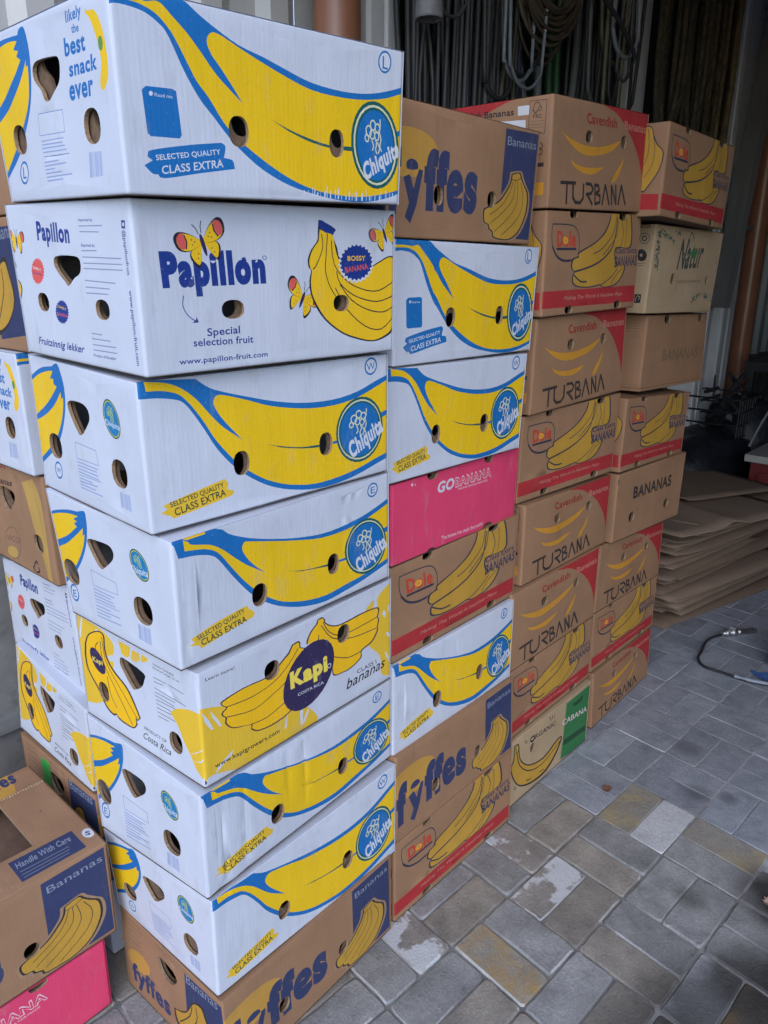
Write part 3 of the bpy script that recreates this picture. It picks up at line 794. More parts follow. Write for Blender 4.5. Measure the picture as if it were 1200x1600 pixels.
   ('P','KBL',[335,242,327.2,220.6,298.4,194,246.4,170.7,167.1,150,164.2,138.9,136.4,134.6,131.4,116.9,140.3,106.2,151.2,103.3,141.8,95.3,144.6,75.2,179.4,64.8,235.8,62,283.4,65.1,301.2,65.6,317.1,59.5,385.6,62.4,428.7,82.3,448.8,115.3,392.7,117.6,381.9,157.7,472.4,158,478.1,200.7,464,244.5],[0,24]),
   ('P','KYB',[339.9,242.1,333.2,219.4,304.4,192,250.7,168.3,172.1,146.7,170.5,136.8,144.2,131.8,137.4,116.2,145.4,107.4,157.2,103.2,147.9,94.5,150.3,77.4,180.5,67.8,235.4,65.1,282.9,68.2,303.2,68.7,316.6,62.3,381.6,65.3,422.3,83.6,441,114.7,386.9,116.3,376.4,160.2,464.8,160.2,471,200.7,457,244.3],[0,24]),
   ('S','KBL',2.6,[372.3,242.7,359.7,196.4,300.3,158.7,250.4,145.5],1),
   ('S','KBL',2.7,[388.2,243,377.8,189.6,340.8,162,303.2,141.6],1),
   ('S','KBL',4.7,[149.8,102.7,243.4,115.1,312.6,134.7,364.7,168.9,378,234.3],1),
   ('S','KBL',4.1,[150.8,95.1,186.5,79.1,221.7,77.5],1),
   ('S','KBL',2.7,[399.1,234.7,419.8,193.3,408.5,161.8],1),
   ('S','KBL',2.7,[307.5,67.1,362.8,85,397.5,105.5],1),
   ('S','KBL',2.2,[366,67.2,395.8,91.3,436,108.4],1),
   ('S','KBL',2.2,[432.8,238.7,438.3,196.9,434.6,161.7],1),
   ('T','KN2',2,'Class Extra',380.1,144.5,136.4,0.8,0.7,15.0),
   ('T','KN2',3,'BANANAS',379.5,110.1,143.5,3.4,1.1,26.7),
   ('P','KR2',[-30.9,60.2,526.7,59.6,531,15.8,-29.9,19.5],1),
   ('T','KPR',11,'Making The World A Healthier Place',106,36.9,336.7,-1,-1.2,9.0),
   ('O',132.3,237.2,20.5,9.5),
   ('O',411.6,236.6,24,9.6),
   ('O',135.4,11.8,21.1,10.2),
   ('O',417.3,12.1,21.2,11.0),
  ],
  "E": [
   ('P','KBL',[-61.7,238.8,-47.5,229.9,-41.2,211.2,-29.9,189.7,-14,173.8,-7.8,158.7,-11.4,131.6,-23.1,104.5,-53,63.6,-115.3,95.3,-110.2,184,-84.3,228.4],[0,8]),
   ('P','KYB',[-61.3,235.5,-49.6,228.4,-43.8,210.8,-32.8,188.7,-16.2,172.6,-10.9,158.9,-14.2,132.5,-25.7,106.3,-54.3,67.8,-111.7,98.5,-106.2,183.6,-82,225.6],[0,8]),
   ('S','KBL',1.4,[-43.1,208.1,-35.2,177.6,-37.6,137.6,-56.8,105.1],1),
   ('S','KBL',1.5,[-59.3,229.4,-52.7,179.1,-61.2,139.4,-89.6,114.3],1),
   ('P','KR2',[-369.6,83,-9.5,57.5,-7,15.9,-365.6,38.3],1),
  ],
 },
 'turbana': {"base": 'K',
  "L": [
   ('P','KR2',[209.9,256,552.4,253,571.9,-4.8,537.5,-0.8,527.1,41.9,505.5,94.9,474.5,137.5,433.8,174.2,384.2,204.9,326.3,229.7,262.4,240.6],[0,1,3,10]),
   ('T','KDR',3,'Cavendish',170.2,196,166.8,1.2,-6.1,21.8),
   ('T','KPR',2,'Bananas',381,197.9,134.7,-0.7,-3.3,19.2),
   ('P','KYO',[43.6,171.6,81.5,158.8,148.5,147.4,226.7,146.3,296.7,154.8,368.3,170.7,319.5,143.6,249.5,129.2,171,124.7,112.2,137.2,73,154.3],[0,5,10]),
   ('P','KYO',[92.2,114.4,126.5,102.3,184.8,97.2,279.2,102.6,235.8,87.3,196.8,82.2,147.6,87.3,113.1,97.7],[0,3,7]),
   ('P','KYO',[387.9,132.7,379.3,106.6,352,75.4,323.6,66.6,339.3,87.6,372.4,114.8],[0,3,5]),
   ('S','KBK',7.9,[56.7,58.8,129.6,59.7],0),
   ('S','KBK',7.9,[87.8,58.9,89.5,11.6],0),
   ('S','KBK',8.1,[117.6,58,120.1,26.8,133.9,15.9,157.8,15.6,171.7,26.6,169.9,59.2],0),
   ('S','KBK',7.6,[182.3,60.4,209.9,60.2,223.5,49.6,213.2,38.5,185.9,36],0),
   ('S','KBK',7.7,[193.8,35.5,223,13.1],0),
   ('S','KBK',7.7,[231.9,59.8,239,13.5],0),
   ('S','KBK',7.8,[231.9,59.8,252.4,58.1,258.1,47.4,241,40.2,264.2,34.2,264.5,19.5,238.8,14.3],0),
   ('S','KBK',8,[277.6,14.4,290.8,62,319.2,15.4],0),
   ('S','KBK',8.1,[334,15.7,326.5,61.6,359.5,17.2,351.9,63.4],0),
   ('S','KBK',8.3,[372.7,16.6,384.4,63.7,414.3,17.6],0),
   ('O',186.3,165.9,18.3,15.1),
   ('O',382.1,166.6,16.2,15.6),
  ],
  "E": [
   ('P','KR2',[-393.6,265.9,-92.9,243.6,-117.9,240.8,-138.2,235.5,-169.1,225.5,-198,215,-221.9,197.7,-237.9,173.2,-247.6,91.7,-384.4,12.6],[0,1,8,9]),
   ('T','KBK',3,'Cavendish',-300.5,213.5,102,-1.2,-0.1,14.9),
   ('T','KBK',3,'Bananas',-189.9,211.8,84.6,-1.8,-0.4,14.1),
   ('P','ST',[-95.5,227,-63.6,226.5,-62.4,206.6,-93.5,207.2],1),
   ('P','ST',[-144.5,199.8,-72.3,196.3,-70.1,157.9,-140.4,162.4],1),
   ('S','KBK',1.3,[-62.6,234.6,-17.3,232.7,-18.9,162.7,-63.4,163.1,-62.6,234.6],0),
   ('S','KBK',1.7,[-53.9,213.2,-49.8,225.7,-42.7,230.5,-33.5,222.1,-31,214.4,-39.1,211.6],1),
   ('S','KBK',2.1,[-53,214.9,-46.2,206.7,-34.8,220.4],0),
   ('T','KBK',2,'FSC',-51.5,197.9,23.1,-0.9,-0.5,7.5),
   ('S','KD',1.3,[-60,191.3,-23.1,189.8],0),
   ('S','KD',1.3,[-60.6,184.5,-25.1,183.3],0),
   ('S','KD',1.3,[-61.3,178.1,-23.7,176.8],0),
   ('P','KYO',[-39.5,57.6,-14.3,57.6,-14,30.2,-39.3,29.5],1),
   ('S','KBK',1.7,[-29.9,144.8,-22,136.4,-29,129.3,-36.9,137.7,-29.9,144.8],1),
   ('S','KBK',1.8,[-29.2,133.2,-22.2,124.9,-28.2,117.7,-36.2,126.1,-29.2,133.2],1),
   ('P','KBK',[-37.1,100.9,-16.7,100.5,-17.1,91.6,-37.6,91.9],1),
  ],
 },
 'organic': {"base": 'K2',
  "L": [
   ('P','GR',[358.8,229,530.8,229.7,539.9,-13.1,345.9,12.3],1),
   ('P','DGR',[403.4,207,429.1,207,475.2,209.5,464.9,191.1,418.4,192.3],[]),
   ('T','WP',1,'CABANA',337.9,151.5,177.3,-25.1,0.3,21.9),
   ('P','DGR',[356.8,86.9,518.1,66.5,516.5,43.6,356.7,62.6],1),
   ('S','K',5.2,[137.6,205,153.9,206.2,160.6,191.8,148.7,185.6,135.4,194.6,137.6,205],0),
   ('T','K',2,'ORGANIC',134.3,190.5,157.6,-11.8,-1.4,17.7),
   ('S','K',3.2,[248.1,229.8,262,209.9],0),
   ('S','K',3.2,[266.4,228.4,270.7,211.1],0),
   ('S','K',3.3,[285.7,219.3,278.6,209.2],0),
   ('P','K',[40.2,223,67.1,217.5,75,176.2,91.5,143,139,106.3,222.3,88.4,316.7,116,342.8,100.1,300.1,41.1,228.9,14.2,147.8,24.9,84.7,52.4,44.9,100.1,26.7,148.9,40.1,172],[0]),
   ('P','KYB',[44.8,217.6,63.4,214.3,69.7,177.7,87.6,140.8,137.9,101.8,225.9,81.3,319.6,109.3,332.9,99.3,290.9,49.3,221.6,24,144.7,33,85,58.2,50.5,101.3,32.7,146.8,46,169],[0]),
   ('S','K',4,[60.4,184.6,79.7,133.5,136.4,83.7,223,63.9,334.3,97.3],1),
   ('S','K',3.4,[51.3,214,57.8,185.9,70.3,199.5],1),
   ('S','K',3.4,[125.2,51.3,156.7,42],1),
   ('S','K',3.6,[206.4,38.2,235.3,36.4],1),
   ('E','K',109.4,204.7,7.3,-3.3,0.2,5.5),
   ('E','K2',109.4,204.7,4.5,-2.1,0.2,3.8),
   ('E','K',60.7,58.3,7.4,-4.6,0.4,6.4),
   ('E','K2',60.7,58.3,4.6,-2.8,0.3,4.5),
   ('O',150.3,164.3,14.8,16.0),
  ],
  "E": [
   ('P','GR',[-226.2,212.2,-161.8,217.7,-162.5,93.7,-225.9,86.4],1),
  ],
 },
 'natur': {"base": 'K2',
  "L": [
   ('V','TG',24.8,227.7,34.6,117.5,60),
   ('V','TG',39.8,225,136.2,201.3,30),
   ('V','TG',143.6,230,176,224.4,8),
   ('V','TG',347.5,37.7,417.4,58.2,22),
   ('V','TG',429,58.3,538,33.2,30),
   ('V','TG',501.6,176.6,522.2,128.9,6),
   ('T','TD',12,'Natur',180,127.8,197.1,10,1.5,84.3),
   ('S','TD',3.7,[187.3,129.8,203.6,185.8,259.8,142.8,248.1,224,266.1,230.3,280.4,218.1],1),
   ('P','GR',[256.5,184,280.9,177.3,293.1,196.4,304.7,183.7,325.2,186.3,318.2,167.2,294.2,160.8],[]),
   ('T','KD',1,'FAIRTRADE BANANAS',206.2,86.5,188.7,4.8,-4.2,9.5),
   ('O',163,98.6,15.2,15.8),
   ('O',445.3,99.2,12.8,14.1),
  ],
  "E": [
   ('T','K',2,'ECUADOR',-77.1,232.3,59.9,1,-1.8,11.5),
   ('S','K',1.5,[-51.3,206.1,-44.6,218.2,-27.4,218,-17.8,205.9,-23.5,193.8,-40.7,193.8,-51.3,206.1],1),
   ('E','K',-34.5,206,8.6,-0,-1.2,7.6),
   ('E','K2',-34.5,206,5.6,-0,-0.8,4.8),
   ('R','K',-36.3,160.6,18.2,-0.6,-2.8,17.5,16),
   ('E','K2',-37.6,160.6,4.3,0,-0.7,4.2),
   ('S','K',1.2,[-51.4,137.6,-19.2,139.7],0),
   ('S','K',1.2,[-48.4,132.3,-24.7,133.7],0),
   ('P','K',[-46.2,53.4,-19.4,53.5,-20,29.6,-46.3,28.6],1),
   ('S','K2',2,[-37.4,33.7,-33,48.4,-23.9,46.1,-26.9,37.7],1),
  ],
 },
 'plain': {"base": 'K',
  "L": [
   ('T','KF',3,'BANANAS',143.8,92.1,314,-2.5,1.6,37.7),
   ('S','KD',2.5,[-12.6,2,527.1,2.3],0),
   ('O',158.2,229.3,25.7,14.9),
   ('O',460,229.7,24.1,15.0),
  ],
  "E": [
   ('S','KD',1.5,[-67,217.8,-22.2,217.7],0),
   ('S','KD',1.5,[-65.9,208.5,-22.2,209.4],0),
   ('S','KD',1.5,[-64.8,199.2,-21.2,201.1],0),
   ('S','KD',1.5,[-63.6,189.9,-21.1,191.8],0),
   ('S','KD',1.5,[-57.2,180.8,-22,182.5],0),
   ('S','KD',1.5,[-56.2,172.9,-22,174.1],0),
   ('T','KD',2,'growers',-93.8,6.2,78.8,4.3,-1.3,11.3),
  ],
 },
 'bananas': {"base": 'K',
  "L": [
   ('T','KBK',4,'BANANAS',126.9,137.9,307.1,-4.6,-2.7,40.5),
   ('O',131.3,70,21.7,18.5),
   ('O',410.5,68.1,20.8,17.3),
   ('E','KBK',-9.3,219.1,18.6,-3.1,-2.1,9.9),
   ('E','K0',-9.3,219.1,13.1,-2.2,-1.5,7.3),
   ('E','KBK',-28.1,69,19,-4,-2.1,10.6),
   ('E','K0',-28.1,69,13.4,-2.8,-1.5,7.8),
  ],
  "E": [
   ('S','KD',1.6,[-87.5,224.9,-52.8,226.1],0),
  ],
 },
 'vicci': {"base": 'K',
  "L": [
   ('O',234.3,81.3,38,25.5),
  ],
  "E": [
   ('P','KYT',[-98.4,214,-47.3,230.6,-19.9,184.2,-28.4,-5.7,-45.6,7.4,-70.6,103.6,-90.4,194.5],[0,1,3,6]),
   ('S','KYT',3.2,[-48.6,226.9,-24.5,-4.6],0),
   ('S','KYT',3.2,[-74,218.6,-31,7.7],0),
   ('S','KYT',5.7,[-350.3,-14.5,-169.4,0.5,-5.5,-1.2],0),
   ('T','KDR',2,'FRESH',-261.9,229.6,83.8,-1.7,4,9.9),
   ('T','K',3,'Bananas',-271,185.2,114.5,8.9,3.7,13.7),
   ('H',[-222.1,181.6,-188.2,184.4,-156.4,179.8,-155.1,162,-170.6,146.2,-195.1,128.4,-214.5,137.1,-227.6,156.6]),
   ('S','KD',2.3,[-236.4,69.5,-209.3,86.7,-179.9,89.6,-164.3,67.6,-171.9,36.6,-200.6,12.9,-228.1,15.4,-244.4,37.7,-236.4,69.5],1),
   ('T','KD',3,'VICCI',-235.1,51.1,67.1,6.5,3.7,13.9),
   ('E','KYT',-211.5,26.9,27,1,5.4,14.3),
   ('S','K',4.4,[-105.1,24.1,-91.5,34.7,-86.1,28.9],1),
   ('S','K',4.4,[-84.7,22.1,-84.8,11.3,-101.6,6.3],1),
   ('S','K',4.4,[-106.5,7.5,-114.5,12.7,-106.2,20.9],1),
   ('O',-65,82,21,21.2),
  ],
 },
 'brown': {"base": 'K',
  "L": [
   ('S','KD',1.5,[-6.5,189.8,54.5,189.8],0),
  ],
  "E": [
   ('S','KD',2.2,[-145.7,212.3,-54,212],0),
   ('O',-254.1,99.1,23.8,22.4),
  ],
 },
 'top': {"base": 'K',
  "L": [
   ('P','KYC',[406.9,474.3,481.6,364.9,464.9,296.9,399.4,287.5,326.5,364.9],1),
   ('T','KN',5,'fyffes',394.6,331.4,88.4,3.2,3.9,45.9),
   ('P','KN',[360.3,86.6,492.9,85.6,492.3,17.6,359.4,16.5],1),
   ('T','KL',2,'Handle With Care',367.4,58.7,112.2,-0.5,2.3,17.9),
   ('S','KL',1.4,[367.9,45.9,466.6,44.9],0),
   ('S','KL',1.4,[367.5,35.6,464.3,35.7],0),
   ('S','KL',1.4,[367.5,26.5,460.1,27],0),
   ('E','W2',514.4,54.1,9.1,-9.6,6.7,13.2),
   ('T','KN',3,'S',506.8,50.7,9.3,-5.5,4.9,12.3),
   ('E','KD',475.3,193,1.5,-1.6,1.2,2.6),
   ('E','KD',433.5,-14.8,0,-0,0,0.1),
  ],
  "E": [
  ],
 },
}
CORNERS = {
 'A1': [[-0.2757,-0.0812,1.9341],[-0.2697,-0.0756,1.6979],[0.2538,-0.0945,1.9558],[0.2551,-0.0848,1.7172],[-0.2721,0.2972,1.9362],[-0.2575,0.2969,1.7075],[0.2582,0.2834,1.9586],[0.2668,0.2867,1.7235]],
 'A2': [[-0.2541,-0.05,1.698],[-0.2471,-0.0433,1.4567],[0.286,-0.049,1.7126],[0.2894,-0.0442,1.4587],[-0.2569,0.3272,1.7078],[-0.2478,0.332,1.4675],[0.2842,0.3259,1.7199],[0.289,0.3327,1.4738]],
 'A3': [[-0.2475,-0.0142,1.4497],[-0.2429,-0.0096,1.2069],[0.2941,-0.0274,1.4522],[0.3001,-0.0232,1.2119],[-0.2373,0.3614,1.463],[-0.2352,0.3668,1.216],[0.3047,0.3475,1.465],[0.3064,0.3533,1.218]],
 'A4': [[-0.2272,-0.0378,1.2003],[-0.223,-0.0291,0.9662],[0.3054,-0.021,1.2081],[0.3127,-0.0179,0.9697],[-0.2439,0.3491,1.2166],[-0.2291,0.3356,0.9609],[0.2962,0.3549,1.2192],[0.2999,0.3584,0.9731]],
 'A5': [[-0.2004,-0.0388,0.9575],[-0.1991,-0.0355,0.7226],[0.3301,-0.0088,0.9601],[0.3289,-0.0098,0.7105],[-0.2236,0.3375,0.9586],[-0.222,0.3425,0.7281],[0.3092,0.3653,0.962],[0.3082,0.3679,0.7205]],
 'A6': [[-0.2099,-0.0347,0.7129],[-0.2093,-0.0305,0.4781],[0.3338,-0.0079,0.7062],[0.3421,-0.0032,0.4903],[-0.2258,0.3444,0.7274],[-0.2283,0.332,0.4505],[0.3169,0.3705,0.7169],[0.3186,0.3675,0.4695]],
 'A7': [[-0.2042,-0.0349,0.4738],[-0.2093,-0.0385,0.2424],[0.3398,-0.0203,0.4779],[0.3312,-0.0286,0.2283],[-0.2229,0.3394,0.4381],[-0.2136,0.3293,0.2268],[0.3232,0.3571,0.4538],[0.3233,0.3468,0.2204]],
 'A8': [[-0.2088,-0.0465,0.2379],[-0.2063,-0.0504,0.0012],[0.3093,-0.033,0.2383],[0.3122,-0.0348,0.0057],[-0.2154,0.3228,0.2308],[-0.2165,0.3245,0.0012],[0.3006,0.3411,0.2364],[0.302,0.3386,0.0012]],
 'C1': [[0.3082,-0.0101,1.9137],[0.3082,-0.0058,1.6672],[0.8385,-0.0115,1.9138],[0.8328,-0.0006,1.6678],[0.3071,0.3649,1.9202],[0.307,0.3692,1.6737],[0.8345,0.3666,1.9201],[0.8345,0.3708,1.6736]],
 'C2': [[0.3371,-0.0073,1.6672],[0.3359,-0.0048,1.4187],[0.8674,-0.0087,1.6644],[0.8627,-0.0021,1.4164],[0.3367,0.3677,1.6709],[0.3355,0.3702,1.4224],[0.8653,0.3683,1.6682],[0.8641,0.3707,1.4198]],
 'C3': [[0.3155,-0.0058,1.4187],[0.3128,-0.0041,1.1727],[0.8444,-0.0071,1.4119],[0.839,-0.0019,1.1669],[0.3152,0.3692,1.4214],[0.3125,0.3709,1.1754],[0.843,0.3696,1.4154],[0.8402,0.3714,1.1695]],
 'C4': [[0.3438,0.0033,1.1678],[0.3459,0.0038,0.976],[0.8702,0.0161,1.1632],[0.8685,0.0195,0.9685],[0.3357,0.3783,1.174],[0.3337,0.3789,0.9728],[0.8607,0.3924,1.1688],[0.8587,0.393,0.9676]],
 'C5': [[0.3492,0.0096,0.9725],[0.3521,0.0048,0.7308],[0.8788,0.0106,0.9737],[0.8766,0.0109,0.7309],[0.3479,0.3829,0.9694],[0.3483,0.3816,0.7291],[0.8752,0.3864,0.9703],[0.8756,0.385,0.73]],
 'C6': [[0.3449,-0.0024,0.7327],[0.3445,-0.0068,0.4869],[0.8687,0.0007,0.7282],[0.8657,-0.0015,0.4808],[0.3425,0.3715,0.7283],[0.3406,0.3696,0.4844],[0.8657,0.3754,0.7243],[0.8638,0.3735,0.4804]],
 'C7': [[0.3439,-0.0178,0.4914],[0.3402,-0.0223,0.2409],[0.8656,-0.0132,0.4813],[0.8709,-0.0217,0.2433],[0.3408,0.3567,0.4822],[0.3393,0.3533,0.2393],[0.8672,0.3593,0.479],[0.8658,0.3559,0.2361]],
 'C8': [[0.3331,-0.0243,0.2441],[0.3335,-0.0267,0.0012],[0.8601,-0.0295,0.2477],[0.8593,-0.0347,0.0012],[0.3381,0.3505,0.2416],[0.3378,0.3486,0.0012],[0.8647,0.3438,0.2409],[0.8644,0.342,0.0012]],
 'D1': [[0.8693,-0.0205,1.9979],[0.8774,-0.0179,1.7513],[1.3918,-0.0162,2.0251],[1.4029,-0.0209,1.7701],[0.8691,0.3562,2.0002],[0.8785,0.3561,1.7507],[1.3926,0.3558,2.0199],[1.402,0.3557,1.7704]],
 'D2': [[0.8835,-0.0142,1.7493],[0.8899,-0.0143,1.4959],[1.4113,-0.0143,1.7666],[1.4168,-0.017,1.5058],[0.8852,0.3612,1.7501],[0.891,0.3607,1.4944],[1.4123,0.3593,1.762],[1.418,0.3587,1.5062]],
 'D3': [[0.9003,0.0033,1.4936],[0.9007,0.0084,1.2416],[1.4277,0.0096,1.5042],[1.4354,0.006,1.2513],[0.8976,0.3806,1.496],[0.9014,0.3812,1.2425],[1.4279,0.3823,1.5039],[1.4317,0.3829,1.2505]],
 'D4': [[0.8997,0.026,1.2384],[0.9006,0.0312,0.9916],[1.4311,0.0032,1.2459],[1.4288,0.0072,0.9891],[0.9163,0.402,1.2448],[0.9173,0.4041,0.9919],[1.4456,0.3788,1.2467],[1.4466,0.3809,0.9937]],
 'D5': [[0.9196,0.0142,0.9895],[0.9183,0.0113,0.7446],[1.4436,0.013,0.9754],[1.4441,0.0125,0.74],[0.92,0.3882,0.9872],[0.9168,0.3872,0.7421],[1.4458,0.3884,0.9804],[1.4426,0.3874,0.7354]],
 'D6': [[0.8596,0.0015,0.7436],[0.8589,0.0013,0.4909],[1.3862,0.0018,0.741],[1.3869,0.001,0.4902],[0.8596,0.3765,0.7433],[0.859,0.3763,0.4906],[1.387,0.3765,0.742],[1.3864,0.3763,0.4893]],
 'D7': [[0.8699,0.0034,0.4909],[0.8699,0.0033,0.2462],[1.3957,0.0048,0.4868],[1.3996,0.004,0.2497],[0.8692,0.3784,0.4908],[0.8692,0.3783,0.2461],[1.397,0.3795,0.4908],[1.397,0.3794,0.2461]],
 'D8': [[0.8711,-0.0049,0.2462],[0.8713,-0.005,0.0012],[1.3976,-0.008,0.2438],[1.4006,-0.009,0.0024],[0.8736,0.3701,0.2461],[0.8738,0.37,0.0012],[1.4016,0.3666,0.2463],[1.4017,0.3665,0.0012]],
 'E1': [[1.3837,-0.0833,2.0011],[1.3833,-0.08,1.7581],[1.9141,-0.0808,1.9936],[1.9077,-0.074,1.7439],[1.3795,0.2912,2.0023],[1.3772,0.2932,1.7522],[1.9084,0.2967,1.9974],[1.9061,0.2986,1.7474]],
 'E2': [[1.5292,-0.014,1.747],[1.5245,-0.0068,1.4823],[2.0602,-0.0301,1.7391],[2.0513,-0.0197,1.4714],[1.5387,0.3624,1.7543],[1.5348,0.3662,1.4842],[2.0679,0.3483,1.7464],[2.0639,0.3521,1.4762]],
 'E3': [[1.5961,0.0116,1.4761],[1.594,0.0128,1.2301],[2.1204,0.0108,1.4646],[2.1253,0.0029,1.2157],[1.5994,0.3878,1.4763],[1.5953,0.3859,1.2193],[2.1283,0.3834,1.468],[2.1243,0.3815,1.2111]],
 'E4': [[1.4867,0.0024,1.2219],[1.4791,0.0014,0.9753],[2.0092,-0.0023,1.186],[2.0051,0.001,0.9566],[1.4884,0.3769,1.2218],[1.4786,0.3767,0.9718],[2.0147,0.3752,1.2011],[2.0049,0.3751,0.9511]],
 'E5': [[1.4895,0.0075,0.969],[1.4891,0.0074,0.724],[2.0148,-0.0144,0.9591],[2.0103,-0.0133,0.7072],[1.5059,0.3819,0.972],[1.5014,0.3821,0.7182],[2.0304,0.3612,0.9629],[2.026,0.3613,0.7091]],
 'E6': [[1.4534,0.027,0.7241],[1.444,0.0238,0.4726],[1.9652,0.0197,0.6845],[1.9673,0.0168,0.4607],[1.4565,0.4007,0.7162],[1.4479,0.3995,0.4705],[1.9766,0.3944,0.698],[1.968,0.3932,0.4524]],
 'E7': [[1.4497,0.0257,0.4704],[1.4537,0.0213,0.2378],[1.9727,0.0207,0.4609],[1.9757,0.0198,0.2331],[1.4544,0.399,0.4711],[1.4526,0.398,0.2323],[1.9782,0.3958,0.4672],[1.9764,0.3949,0.2284]],
 'E8': [[1.4649,0.0149,0.2317],[1.4723,0.0064,0.0048],[1.9848,0.0241,0.2221],[1.9913,0.0191,0.0012],[1.4608,0.387,0.2304],[1.4596,0.3848,0.0012],[1.9824,0.3975,0.2275],[1.9811,0.3954,0.0012]],
 'B1': [[-0.2012,0.4201,1.9423],[-0.2012,0.4201,1.6985],[0.3273,0.4201,1.9423],[0.3273,0.4201,1.6985],[-0.2012,0.7951,1.9423],[-0.2012,0.7951,1.6985],[0.3273,0.7951,1.9423],[0.3273,0.7951,1.6985]],
 'B2': [[-0.2012,0.4201,1.6985],[-0.2012,0.4201,1.4546],[0.3273,0.4201,1.6985],[0.3273,0.4201,1.4546],[-0.2012,0.7951,1.6985],[-0.2012,0.7951,1.4546],[0.3273,0.7951,1.6985],[0.3273,0.7951,1.4546]],
 'B3': [[-0.2176,0.4632,1.4546],[-0.216,0.4624,1.2112],[0.3113,0.4628,1.4564],[0.3121,0.4625,1.2123],[-0.2172,0.8378,1.4541],[-0.2164,0.8375,1.21],[0.3113,0.8378,1.4559],[0.3121,0.8375,1.2118]],
 'B4': [[-0.2013,0.4633,1.2097],[-0.1962,0.4606,0.9677],[0.3284,0.4624,1.2161],[0.331,0.4615,0.9721],[-0.2001,0.8374,1.2093],[-0.1975,0.8365,0.9652],[0.3284,0.8374,1.2148],[0.331,0.8365,0.9708]],
 'B5': [[-0.1767,0.459,0.9776],[-0.1775,0.437,0.7081],[0.3516,0.4414,0.9648],[0.3504,0.428,0.7126],[-0.1681,0.8223,0.9327],[-0.1697,0.8195,0.7017],[0.3604,0.8162,0.9449],[0.3593,0.8029,0.6927]],
 'B6': [[-0.205,0.3917,0.7079],[-0.2072,0.4004,0.4895],[0.3245,0.3807,0.7041],[0.3202,0.386,0.4737],[-0.1896,0.7647,0.7273],[-0.2043,0.7776,0.4883],[0.3336,0.7556,0.7126],[0.3293,0.7609,0.4822]],
 'B7': [[-0.2063,0.4004,0.4848],[-0.2062,0.3974,0.2419],[0.3223,0.4033,0.4839],[0.3223,0.4009,0.242],[-0.2086,0.7738,0.4784],[-0.2086,0.7724,0.2383],[0.3198,0.7782,0.4802],[0.3199,0.7759,0.2383]],
 'B8': [[-0.2012,0.4201,0.2419],[-0.2012,0.4201,0.0012],[0.3273,0.4201,0.2419],[0.3273,0.4201,0.0012],[-0.2012,0.7951,0.2419],[-0.2012,0.7951,0.0012],[0.3273,0.7951,0.2419],[0.3273,0.7951,0.0012]],
 'G1': [[-0.7751,0.2866,0.452],[-0.775,0.2892,0.2105],[-0.2458,0.2802,0.4509],[-0.2462,0.2843,0.2113],[-0.7712,0.6616,0.456],[-0.7711,0.6642,0.2145],[-0.2422,0.6561,0.4562],[-0.242,0.6587,0.2147]],
 'G2': [[-0.8035,0.2865,0.2105],[-0.802,0.2916,0.0012],[-0.2763,0.2868,0.2065],[-0.2735,0.2976,0.0113],[-0.8056,0.6615,0.2195],[-0.8042,0.6666,0.009],[-0.2777,0.6646,0.2233],[-0.2762,0.6697,0.0128]],
}

# ------------------------------------------------------------ print engine
# Every printed face is planned flat in millimetres, cut into triangles along
# the outline of every printed mark and every hand hole, then folded to 3D.
L0, W0, H0 = 528.5, 375.0, 244.0
GLYPHS = {}


